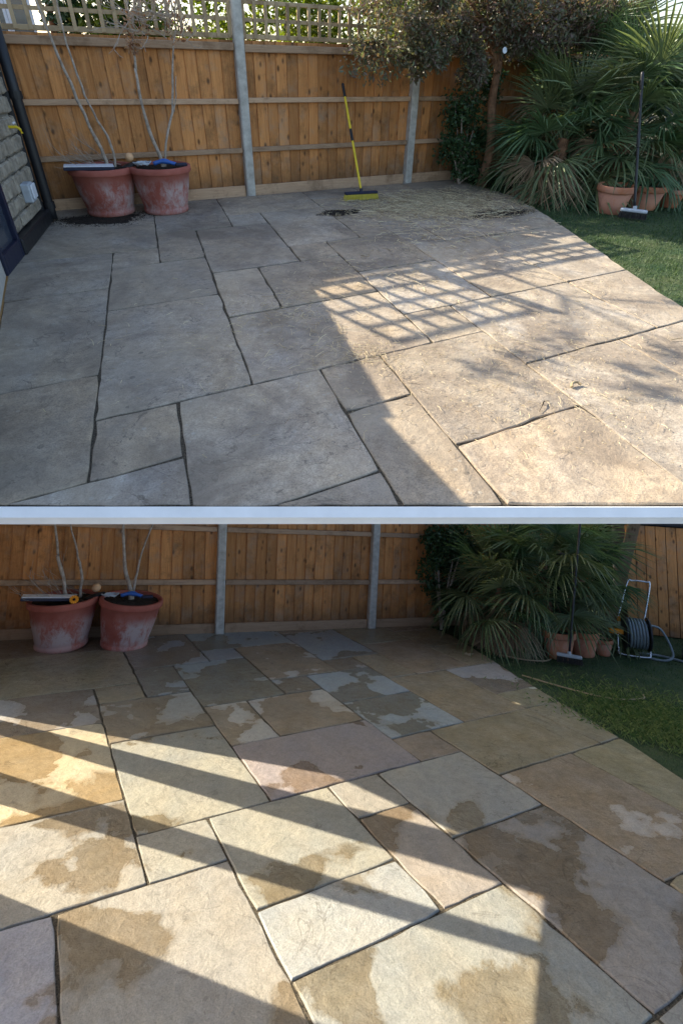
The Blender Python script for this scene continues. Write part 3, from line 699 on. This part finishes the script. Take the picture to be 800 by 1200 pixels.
palm(PB, 'low fan palm with brown skirt at the lawn corner of the lower patio', (4.75, 1.95, 0), 30, 32, .68, 1.2, 5)
palm(PB, 'tall fan palm behind the terracotta pots on the lower lawn', (5.35, 1.75, 0), 36, 10, 1.05, 1.25, 6)
palm(PB, 'fan palm arching towards the hose reel on the lower lawn', (6.05, 1.7, 0), 26, 4, 1.05, 1.15, 7)

# ------------------------------------------------------------------ leafy masses
def leaf_cloud(pts_fn, n, size, seed, aspect=2.2, droop=.3):
    rg = random.Random(seed); V, F = [], []
    for _ in range(n):
        p = pts_fn(rg)
        if p is None: continue
        d = Vector((rg.gauss(0, 1), rg.gauss(0, 1), rg.gauss(-droop, .8))).normalized(); s = d.cross(Vector((rg.gauss(0, 1), rg.gauss(0, 1), rg.gauss(0, 1)))).normalized()
        L = size * rg.uniform(.6, 1.3); w = L / aspect / 2; nrm = d.cross(s)
        k = len(V); m = p + d * L * .5
        V += [p, m - s * w + nrm * w * .3, p + d * L, m + s * w + nrm * w * .3]; F += [(k, k + 1, k + 2), (k, k + 2, k + 3)]
    me = bpy.data.meshes.new('crown'); me.from_pydata([tuple(v) for v in V], [], F); return me
def blob_pts(blobs):
    def fn(rg):
        c, r = rg.choice(blobs)
        d = Vector((rg.gauss(0, 1), rg.gauss(0, 1), rg.gauss(0, 1))).normalized() * (rg.random() ** .45)
        return Vector(c) + Vector((d.x * r[0], d.y * r[1], d.z * r[2]))
    return fn
obj('dry_leaves', leaf_cloud(blob_pts([((.0, 0, 1.2), (.16, .1, .13)), ((.36, 0, 1.2), (.17, .1, .16)), ((.2, 0, 1.42), (.25, .1, .1)), ((-.05, 0, 1.05), (.06, .06, .08))]), 420, .045, 77, 2.4, .4), M_['dryleaf'], sh)
# tree leaning over the fence, upper patio
t = thing(PA, 'small_tree', 'small tree with reddish trunk and bronze green crown over the upper fence', 'tree', (5.25, 3.7, 0))
rg = random.Random(12)
bm = bmesh.new(); tube(bm, polytube([(0, 0, -.02), (.03, -.02, .5), (-.05, .0, 1.0), (-.06, -.02, 1.45), (-.2, -.05, 1.9)], 4), [.075, .07, .066, .062, .06, .058, .056, .055, .053, .05, .048, .046, .043, .04, .036, .03, .025], 10); obj('trunk', bm, M_['trunk'], t, smooth=True)
bm = bmesh.new(); blobs = []
for i in range(44):
    x = rg.uniform(-1.8, .95); z = 1.80 + rg.uniform(-.36, .40) - .12 * max(0, -x - 1.0); y = rg.uniform(-.45, .35)
    if x > -.5 and z < 1.55: z += .3
    r = rg.uniform(.14, .3); blobs.append(((x, y, z), (r * 1.3, r, r * .75)))
    tube(bm, polytube([(-.1, -.03, 1.5 + rg.uniform(-.2, .3)), (x * .5, y * .6, z + .12), (x, y, z)], 3), [.018, .016, .013, .010, .008, .006, .004], 5)
for i in range(10):
    x = rg.uniform(-1.6, -.3); z = rg.uniform(1.25, 1.5) + (.1 if x < -1 else 0); r = rg.uniform(.08, .16); blobs.append(((x, rg.uniform(-.4, .1), z), (r, r, r * 1.3)))
for i in range(26):
    x, y, z = rg.uniform(.2, 2.5), rg.uniform(-.5, .3), rg.uniform(1.62, 2.3); r = rg.uniform(.16, .3); blobs.append(((x, y, z), (r * 1.2, r, r * .8)))
    tube(bm, polytube([(-.1, -.03, 1.6), (x * .5, y * .6, z + .05), (x, y, z)], 3), [.016, .014, .012, .010, .008, .006, .004], 5)
obj('branches', bm, M_['trunk'], t)
obj('crown', leaf_cloud(blob_pts(blobs), 34000, .062, 3, 2.6, .6), M_['treeleaf'], t)
# small pale flower-like disc on the trunk is a nest box lid in the photo: a white plate
bm = bmesh.new(); lathe(bm, [(.001, 0), (.03, 0), (.032, .006), (.001, .01)], 20); o = obj('plate', bm, M_['whitep'], M=PA.M @ T(5.02, 3.42, 1.52) @ Matrix.Rotation(R(80), 4, 'X')); tag(o, 'little round white plate hanging beside the reddish tree trunk', 'plate')
# dark evergreen shrub in the corner, both patios
for P, loc, hh, lab, sd in ((PA, (5.05, 3.95, 0), 1.3, 'dark evergreen shrub filling the far corner of the upper fence', 5), (PB, (4.35, 2.65, 0), 1.5, 'dark evergreen shrub filling the far corner of the lower fence', 6)):
    t = thing(P, 'evergreen_shrub', lab, 'shrub', loc); rg = random.Random(sd); bm = bmesh.new(); bl = []
    for i in range(24):
        x, y, z = rg.uniform(-.22, .36), rg.uniform(-.22, .2), rg.uniform(.15, hh); r = rg.uniform(.12, .22); bl.append(((x, y, z), (r, r, r)))
        if i % 3 == 0: tube(bm, polytube([(0, 0, 0), (x * .4, y * .4, z * .5), (x, y, z)], 3), [.02, .018, .015, .012, .01, .008, .005], 5)
    obj('stems', bm, M_['bark'], t); obj('crown', leaf_cloud(blob_pts(bl), 4200, .055, sd, 1.6, .4), M_['ivy'], t)
# hedge behind the upper fence, backlit
t = thing(PA, 'hedge', 'bright yellow green hedge showing through the trellis behind the upper fence', 'hedge', (4.9, 5.35, 0)); rg = random.Random(22)
bl = []
for i in range(170):
    x = rg.uniform(-4.2, 4.1); z = rg.uniform(.9, 2.34) if x < .2 else rg.uniform(.9, 3.1); r = rg.uniform(.2, .32); bl.append(((x, rg.uniform(-.28, .3), z), (r * 1.2, r, r)))
bm = bmesh.new()
for i in range(16): tube(bm, [(-4 + i * .53, 0, -.02), (-4 + i * .53 + rg.uniform(-.1, .1), rg.uniform(-.1, .1), 1.9)], [.03, .012], 6)
obj('stems', bm, M_['bark'], t); obj('crown', leaf_cloud(blob_pts(bl), 24000, .085, 23, 1.8, .2), M_['hedge'], t)
t = thing(PA, 'neighbour_shrub', 'dark shrub seen through the trellis above the two upper pots', 'shrub', (0.9, 5.6, 0)); bl = []
for i in range(26): r = rg.uniform(.15, .28); bl.append(((rg.uniform(-.45, .5), rg.uniform(-.2, .2), rg.uniform(.6, 2.05)), (r, r, r)))
bm = bmesh.new(); tube(bm, [(0, 0, 0), (.05, 0, 1.6)], [.04, .015], 6); obj('stems', bm, M_['bark'], t); obj('crown', leaf_cloud(blob_pts(bl), 3800, .07, 9, 1.8, .3), M_['ivy'], t)
# sparse tree beyond the fence whose branches dapple the sunlit slabs
t = thing(PA, 'neighbour_tree', 'sparse leaning tree beyond the upper fence with loose branch ends', 'tree', (.35, 5.55, 0)); rg = random.Random(71); bl = []
bm = bmesh.new(); tube(bm, polytube([(0, 0, -.02), (.02, 0, 1.2), (.0, -.1, 2.4), (-.5, -.3, 3.2)], 4), [.05 - .003 * i for i in range(13)], 8); obj('trunk', bm, M_['trunk'], t, smooth=True)
bm = bmesh.new()
for i in range(9):
    x, y, z = rg.uniform(-2.1, 0.25), -.35 + rg.uniform(-.2, .2), rg.uniform(3.5, 3.95); r = rg.uniform(.06, .15); bl.append(((x, y, z), (r * 1.5, r, r * .6)))
    tube(bm, polytube([(-.5, -.3, 3.18), (x * .6 - .15, y, z - .06), (x, y, z)], 3), [.008, .007, .006, .005, .004, .0035, .003], 5)
obj('branches', bm, M_['trunk'], t); obj('crown', leaf_cloud(blob_pts(bl), 260, .085, 72, 2.2, .5), M_['hedge'], t)
# outbuilding behind the trellis at the left, raised and widened to block low sun
t = thing(PA, 'outbuilding', 'pale rendered outbuilding with white framed windows beyond the left trellis', 'building', (-0.7, 7.0, 0))
bm = bmesh.new(); box(bm, (-.45, 0.4, 1.81), (2.7, .7, 3.66)); obj('wall', bm, M_['render'], t)
bm = bmesh.new(); box(bm, (-.45, .4, 3.675), (2.76, .76, .06), bev=.01); obj('roof', bm, M_['roof'], t)
for x in (.12, .48, .78):
    bm = bmesh.new()
    for dx in (-.13, .13): box(bm, (dx, 0, 0), (.035, .05, .9))
    for dz in (-.45, .45, .1): box(bm, (0, 0, dz), (.295, .052, .035))
    w = obj('window', bm, M_['whitep'], t, T(x, .03, 1.9)); bm = bmesh.new(); box(bm, (0, 0, 0), (.24, .01, .88)); obj('pane', bm, M_['glass'], w, T(0, .01, 0))
gb = obj('ground', strip_mesh([Vector((XL + .01, 4.72, 0)), Vector((9.2, 4.72, 0)), Vector((9.2, 9, 0)), Vector((-1.6, 9, 0)), Vector((-1.6, 6.6, 0))], -.10, -.02), M_['turf']); tag(gb, kind='structure')

# ------------------------------------------------------------------ house corner at the left of the upper patio
w0, w1 = Vector((-0.50, 2.15, 0)), Vector((-0.17, 3.86, 0)); wd = (w1 - w0); wl_ = wd.length; wa = math.atan2(wd.y, wd.x)
t = thing(PA, 'house_wall', 'rough stone house wall at the left edge of the upper patio', 'wall', w0, wa)
bm = bmesh.new(); box(bm, (wl_ / 2, .055, .86), (wl_, .07, 1.72)); obj('core', bm, M_['mortar'], t)
bm = bmesh.new(); box(bm, (0, 0, .86), (.06, .62, 1.72)); obj('return', bm, M_['mortar'], t, Matrix.Rotation(-wa, 4, 'Z') @ T(-.24 - w0.x, 4.16 - w0.y, 0))  # unseen return, added to block a sun leak at the fence corner
rg = random.Random(8); z = .13
while z < 1.55:
    h = rg.uniform(.10, .17); x = .62
    while x < wl_ - .04:
        l = min(rg.uniform(.14, .34), wl_ - x)
        if l > .05:
            bm = bmesh.new(); box(bm, (0, 0, 0), (l - .018, .05, h - .018), bev=.014)
            for v in bm.verts: v.co += Vector((rg.uniform(-.006, .006), rg.uniform(-.008, .008), rg.uniform(-.006, .006)))
            obj('stone', bm, M_['stonew'], t, T(x + l / 2, .006, z + h / 2))
        x += l
    z += h
bm = bmesh.new(); box(bm, (.62 + (wl_ - .62) / 2, -.03, .062), (wl_ - .60, .09, .13), bev=.012); obj('plinth', bm, M_['black'], t)
t = thing(PA, 'shade_wall', 'unseen plain wall added to shade the left of the upper patio', 'wall', (-0.475, -.36, 0), R(90))  # out of view, added to keep sun off the left slabs
bm = bmesh.new(); box(bm, (1.34, 0, .78), (2.7, .06, 1.56), bev=.004); obj('core', bm, M_['render'], t)
bm = bmesh.new(); box(bm, (1.34, 0, 1.58), (2.72, .07, .04), bev=.006); obj('coping', bm, M_['concrete'], t)
t = thing(PA, 'door', 'black framed door at the lower left edge of the upper patio', 'door', w0 + wd.normalized() * .12, wa)
bm = bmesh.new()
for dx in (0, .47): box(bm, (dx, -.025, .83), (.05, .06, 1.66), bev=.004)
box(bm, (.235, -.025, .07), (.42, .06, .14), bev=.004); box(bm, (.235, -.025, 1.63), (.42, .06, .06), bev=.004); obj('frame', bm, M_['navy'], t)
bm = bmesh.new(); box(bm, (.235, -.012, .87), (.42, .012, 1.46)); obj('pane', bm, M_['glass'], t)
t = thing(PA, 'drainpipe', 'black drainpipe running down the corner of the upper fence', 'drainpipe', (-0.10, 3.86, 0))
bm = bmesh.new(); tube(bm, [(0, 0, .02), (0, 0, .1), (-.0, .0, 1.0), (-.0, .0, 1.72)], .045, 14); obj('pipe', bm, M_['black'], t, smooth=True)
bm = bmesh.new()
pass
for z in (.12, 1.05, 1.62): bm = bmesh.new(); tube(bm, [(0, 0, z), (0, 0, z + .06)], .056, 14); obj('collar', bm, M_['black'], t)
bm = bmesh.new(); box(bm, (-.075, -.03, .86), (.05, .07, 1.72), bev=.01); obj('backing_board', bm, M_['black'], t)
t = thing(PA, 'socket_box', 'grey white weatherproof socket box on the stone wall', 'socket', w0 + wd.normalized() * 1.30 + Vector((.015, -.02, .36)), wa)
bm = bmesh.new(); box(bm, (0, -.03, 0), (.15, .08, .16), bev=.012); obj('body', bm, M_['greyp'], t); bm = bmesh.new(); box(bm, (0, -.078, .01), (.13, .015, .12), bev=.006); obj('cover', bm, M_['whitep'], t)
t = thing(PA, 'tap', 'small yellow garden tap on the pipe by the stone wall', 'tap', w0 + wd.normalized() * 1.42 + Vector((.03, -.02, .86)), wa)
bm = bmesh.new(); tube(bm, [(0, .03, 0), (0, -.05, 0), (0, -.075, -.02), (0, -.08, -.05)], [.012, .012, .012, .011], 8); obj('spout', bm, M_['yellow'], t); bm = bmesh.new(); box(bm, (0, -.04, .03), (.06, .014, .016), bev=.004); obj('handle', bm, M_['whitep'], t)

# ------------------------------------------------------------------ litter on the dry patio
def straw():
    rg = random.Random(44); V, F = [], []
    zones = [(4.05, 2.75, .8, .55, 3200, 1.7), (3.6, 3.1, .7, .5, 2400, 1.6), (4.3, 3.2, .6, .4, 1400, 1.6), (2.2, 1.1, .6, .45, 420, 1), (1.25, .75, .35, .3, 260, 1.1), (1.35, .05, .25, .15, 320, .9), (1.2, .4, .5, .4, 160, 1.2), (2.0, -.5, .8, .4, 800, .42), (2.9, .2, .7, .5, 600, .5), (2.2, -1.0, .6, .3, 500, .42), (1.45, -.05, .12, .2, 160, .5), (2.0, .3, 1.3, .9, 620, .9), (2.4, -.3, .9, .5, 500, .7), (.6, .6, .6, .8, 110, 1), (3.3, 1.7, .8, .6, 700, 1.3)]
    for cx, cy, sx, sy, n, k in zones:
        for _ in range(n):
            x, y = rg.gauss(cx, sx * .6), rg.gauss(cy, sy * .6)
            if (Vector((x, y, 0)) - NEAR0).dot(en) < .03 or x < -.3: continue
            u = x / .37 - PA.sh * (y / .37 / PA.asp); v = y / .37 / PA.asp
            if u > edge_u(EDGE_A, v) - .1 or v > 9.9: continue
            L = rg.choice((.010, .016, .024, .034, .05, .085)) * rg.uniform(.8, 1.2) * k; a = rg.uniform(0, 6.283); cu = rg.uniform(-.9, .9); w = rg.uniform(.0005, .0012) * (2.6 if y > 1.5 else 1.4 if y > .2 else 1); z = .004 + rg.uniform(0, .012) + (max(0, noise.noise(Vector((x * 5, y * 5, 1)))) * rg.uniform(0, .06) if y > 1.5 else max(0, noise.noise(Vector((x * 9, y * 9, 2)))) * rg.uniform(0, .02))
            b = len(V); px, py = x, y; sg = 3
            for i in range(sg + 1):
                aa = a + cu * i / sg; nx, ny = -math.sin(aa), math.cos(aa); zz = z + (.006 * math.sin(3.1 * i / sg)) * rg.random()
                V.append((px - nx * w, py - ny * w, zz)); V.append((px + nx * w, py + ny * w, zz + .001)); V.append((px, py, zz + w * 1.2))
                px += math.cos(aa) * L / sg; py += math.sin(aa) * L / sg
            for i in range(sg):
                q = b + 3 * i
                F.append((q, q + 3, q + 5, q + 2)); F.append((q + 2, q + 5, q + 4, q + 1))
    me = bpy.data.meshes.new('straw'); me.from_pydata(V, [], F); return me
o = obj('straw', straw(), M_['straw'], M=PA.M); tag(o, 'dry straw clippings strewn over the upper patio', 'straw', kind='stuff')
def soil_patch(cx, cy, rx, ry, seed, lab):
    rg = random.Random(seed); V, F = [], []
    for _ in range(5200):
        d = rg.random() ** .5; a = rg.uniform(0, 6.283); lim = .65 + .5 * noise.noise(Vector((math.cos(a) * 1.3, math.sin(a) * 1.3, seed)))
        x, y = cx + math.cos(a) * d * rx * (lim + .3), cy + math.sin(a) * d * ry * (lim + .3); s = rg.choice((.002, .003, .004, .005, .007, .010)) * rg.uniform(.7, 1.3) * (1.25 - .8 * d)
        k = len(V); z = .001
        for i in range(5):
            b = i * 1.2566 + rg.uniform(-.3, .3); V.append((x + math.cos(b) * s, y + math.sin(b) * s, z))
        V.append((x, y, z + s * .55))
        for i in range(5): F.append((k + i, k + (i + 1) % 5, k + 5))
    k = len(V); V.append((cx, cy, .0035)); n_ = 72
    for i in range(n_):
        a = i * 6.28318 / n_; q = .78 + .55 * noise.noise(Vector((math.cos(a) * 1.3, math.sin(a) * 1.3, seed))) + .22 * noise.noise(Vector((math.cos(a) * 7, math.sin(a) * 7, seed)))
        V.append((cx + math.cos(a) * rx * q * .8, cy + math.sin(a) * ry * q * .8, .003))
    for i in range(n_): F.append((k, k + 1 + i, k + 1 + (i + 1) % n_))
    me = bpy.data.meshes.new('loose_soil'); me.from_pydata(V, [], F)
    o = obj('loose_soil', me, M_['soil'], M=PA.M); tag(o, lab, 'soil', kind='stuff')
soil_patch(4.42, 2.34, .55, .20, 1, 'crumbs of dark soil near the lawn edge of the upper patio')
soil_patch(2.74, 3.05, .30, .14, 2, 'crumbs of dark soil left of the yellow broom')
soil_patch(.35, 3.78, .62, .34, 3, 'dark dirt gathered under the two upper pots')
def lying(name, px, pts, r, lab, cat, mat):
    bm = bmesh.new(); tube(bm, polytube(pts, 4), r, 6); o = obj(name, bm, mat, M=PA.M @ T(*px)); tag(o, lab, cat)
lying('twig', (1.93, -.78, .008), [(-.05, -.03, 0), (0, 0, .006), (.03, .02, .004), (.06, .015, .0)], [.0015] * 4 + [.003] * 5 + [.0018] * 4, 'small dark forked twig on the sunlit slabs of the upper patio', 'twig', M_['soil'])
lying('curled_leaf', (2.22, -.72, .010), [(-.03, 0, 0), (-.01, .018, .008), (.02, .015, .008), (.03, -.005, .002)], .007, 'curled pale dry leaf on the sunlit slabs of the upper patio', 'leaf', M_['straw'])
lying('palm_strip', (3.25, -.62, .008), [(-.08, .04, 0), (0, .02, .006), (.08, .0, .006), (.14, -.05, .0)], .003, 'curved dry palm strip at the right edge of the sunlit upper patio', 'palm strip', M_['straw'])

# ------------------------------------------------------------------ lower lawn: hose reel and neighbours
t = thing(PB, 'hose_reel', 'hose reel trolley with steel handle and orange grips on the lower lawn', 'hose reel', (6.05, .92, -.012), R(-48))
def tb(pts, r, name, m, n=8, sg=5):
    bm = bmesh.new(); tube(bm, polytube(pts, sg), r, n); obj(name, bm, m, t, smooth=True)
tb([(-.20, .06, .40), (-.06, .14, .86), (0, .15, .90), (.16, .14, .90), (.20, .13, .86), (.10, .06, .40)], .010, 'handle', M_['chrome'])
tb([(-.20, .02, .30), (-.21, -.02, .08), (-.18, -.05, .02), (.10, -.06, .02), (.14, -.04, .05), (.14, .0, .16)], .012, 'stand', M_['chrome'])
Ry = Matrix.Rotation(R(90), 4, 'Y')
for x in (-.13, .13):
    bm = bmesh.new(); lathe(bm, [(.001, -.012), (.19, -.012), (.20, -.006), (.20, .006), (.19, .012), (.001, .012)], 36); obj('drum_disc', bm, M_['black'], t, T(x, 0, .28) @ Ry)
bm = bmesh.new()
cp = []
for k in range(6 * 22):
    a = k / 22 * 6.283; cp.append((-.105 + .21 * (k / (6 * 22)), math.cos(a) * .165, .28 + math.sin(a) * .165))
tube(bm, cp, .017, 6); obj('hose_coil', bm, M_['hose'], t, smooth=True)
bm = bmesh.new(); tube(bm, [(-.16, 0, .28), (.16, 0, .28)], .05, 14); obj('axle', bm, M_['black'], t)
bm = bmesh.new(); box(bm, (-.24, -.07, .29), (.17, .07, .06), bev=.014); obj('crank', bm, M_['orange'], t)
for x, y, z in ((-.185, .055, .42), (.105, .055, .42)):
    bm = bmesh.new(); box(bm, (x, y, z), (.04, .04, .06), bev=.008); obj('clip', bm, M_['orange'], t)
bm = bmesh.new(); tube(bm, polytube([(5.98, .72, .4), (6.18, .62, .36), (6.25, .52, .1), (6.15, .55, .015), (6.05, .72, .012), (6.12, .86, .012), (6.3, .7, .012), (6.35, .45, .012)], 6), .014, 7)
o = obj('garden_hose', bm, M_['hose'], M=PB.M @ T(.05, .1, -.008), smooth=True); tag(o, 'loose grey hose trailing on the grass from the reel', 'hose')
t = thing(PB, 'plank', 'weathered brown plank leaning by the dark shed at the far right', 'plank', (6.75, 1.75, -.01), R(-45), None, Matrix.Rotation(R(14), 4, 'Y'))
bm = bmesh.new(); box(bm, (0, 0, .9), (.16, .035, 1.8), bev=.004); obj('board', bm, M_['darkwood'], t)
t = thing(PB, 'shed', 'weathered brown timber shed behind the hose reel at the right edge', 'shed', (8.0, 1.45, -.01), R(-45))
bm = bmesh.new(); box(bm, (0, 0, .8), (1.5, .8, 1.6), bev=.01); obj('wall', bm, M_['shed'], t)
for k in range(11): bm = bmesh.new(); box(bm, (-.69 + k * .138, -.416, .8), (.13, .02, 1.58), bev=.003); obj('board', bm, M_['board'], t)
bm = bmesh.new(); box(bm, (0, 0, 1.63), (1.62, .92, .05), bev=.01); obj('roof', bm, M_['shed'], t)
t = thing(PB, 'compost_bin', 'dark grey tapered bin beside the hose reel at the right edge', 'bin', (6.78, .45, -.012), R(20))
bm = bmesh.new(); rr = lathe(bm, [(.001, 0), (.28, 0), (.27, .1), (.22, .5), (.20, .52), (.001, .54)], 24); obj('body', bm, plain('bin_plastic', (.07, .075, .08), .5), t, smooth=False)
bm = bmesh.new(); lathe(bm, [(.001, .60), (.19, .585), (.215, .56), (.215, .53), (.001, .53)], 24); obj('lid', bm, M_['black'], t)
t = thing(PB, 'water_butt', 'dark navy barrel behind the palms beside the lower fence', 'barrel', (6.3, 2.1, -.01))
bm = bmesh.new(); lathe(bm, [(.001, 0), (.24, 0), (.27, .3), (.28, .55), (.27, .8), (.24, 1.1), (.001, 1.1)], 28); obj('body', bm, M_['navy'], t, smooth=True)
bm = bmesh.new()
for z in (.3, .8): lathe(bm, [(.272, z - .015), (.284, z - .01), (.284, z + .01), (.272, z + .015)], 28)
obj('hoop', bm, M_['navy'], t)
bm = bmesh.new(); tube(bm, polytube([(3.98, .95, .0), (4.1, .55, .004), (4.3, .18, .004), (4.6, .05, .006), (4.75, .12, .0)], 5), .008, 6)
o = obj('dry_stalk', bm, M_['straw'], M=PB.M); tag(o, 'long curved dry palm stalk lying on the lower lawn', 'stalk')
bm = bmesh.new(); tube(bm, polytube([(4.3, 1.55, .0), (4.42, 1.3, .006), (4.62, 1.18, .006), (4.8, 1.22, .0)], 5), .008, 6)
o = obj('dry_stalk', bm, M_['straw'], M=PB.M); tag(o, 'short dry palm stalk below the brown palm skirt on the lower lawn', 'stalk')
rg = random.Random(3); V, F = [], []
for _ in range(5200):
    x, y = rg.gauss(4.2, .34), rg.gauss(-.30, .42); d = .5 + .5 * noise.noise(Vector((x * 3, y * 3, 0)))
    if x < 3.62 - .28 * (y + .4): continue
    h = rg.uniform(.010, .034) * (.5 + d); a = rg.uniform(0, 6.283); w = rg.uniform(.0012, .0028); lx, ly = rg.uniform(-.06, .06), rg.uniform(-.06, .06); k = len(V)
    V += [(x - w * math.cos(a), y - w * math.sin(a), -.018), (x + w * math.cos(a), y + w * math.sin(a), -.018), (x + lx * .5 + w * .6, y + ly * .5, h * .7), (x + lx, y + ly, h)]
    F += [(k, k + 1, k + 2), (k, k + 2, k + 3)]
me = bpy.data.meshes.new('rough_grass'); me.from_pydata(V, [], F); o = obj('rough_grass', me, M_['weed'], M=PB.M); tag(o, 'patch of longer yellowish grass at the right edge of the lower lawn', 'grass', kind='stuff')

# ------------------------------------------------------------------ unseen plank screen added left of the lower patio to cast shadow bands
t = thing(PB, 'shadow_screen', 'added unseen screen of shadow casting planks left of the lower patio', 'screen', (-1.6, 0, 0))
def plank(ya, yb, z0, z1, ka, kb, name):
    bm = bmesh.new(); v = []
    for x in (-.02, .02): v += [bm.verts.new((x, ya + ka * z0, z0)), bm.verts.new((x, yb + kb * z0, z0)), bm.verts.new((x, yb + kb * z1, z1)), bm.verts.new((x, ya + ka * z1, z1))]
    for f in ((0, 1, 2, 3), (4, 7, 6, 5), (0, 4, 5, 1), (1, 5, 6, 2), (2, 6, 7, 3), (3, 7, 4, 0)): bm.faces.new([v[i] for i in f])
    obj(name, bm, M_['slat'], t)
for A in ((2.55, 3.2, 0, 4.3, -.363, 0, 'panel'), (3.21, 5.6, 0, 5.0, 0, 0, 'panel'), (6.03, 2.54, 2.5, 3.5, -1.76, -.363, 'panel'), (2.47, 2.59, 0, 3.4, -.645, -.552, 'plank'), (1.56, 1.93, 0, 3.4, -.505, -.61, 'plank'), (-.35, .953, .5, 2.1, 0, -.59, 'panel')): plank(*A)
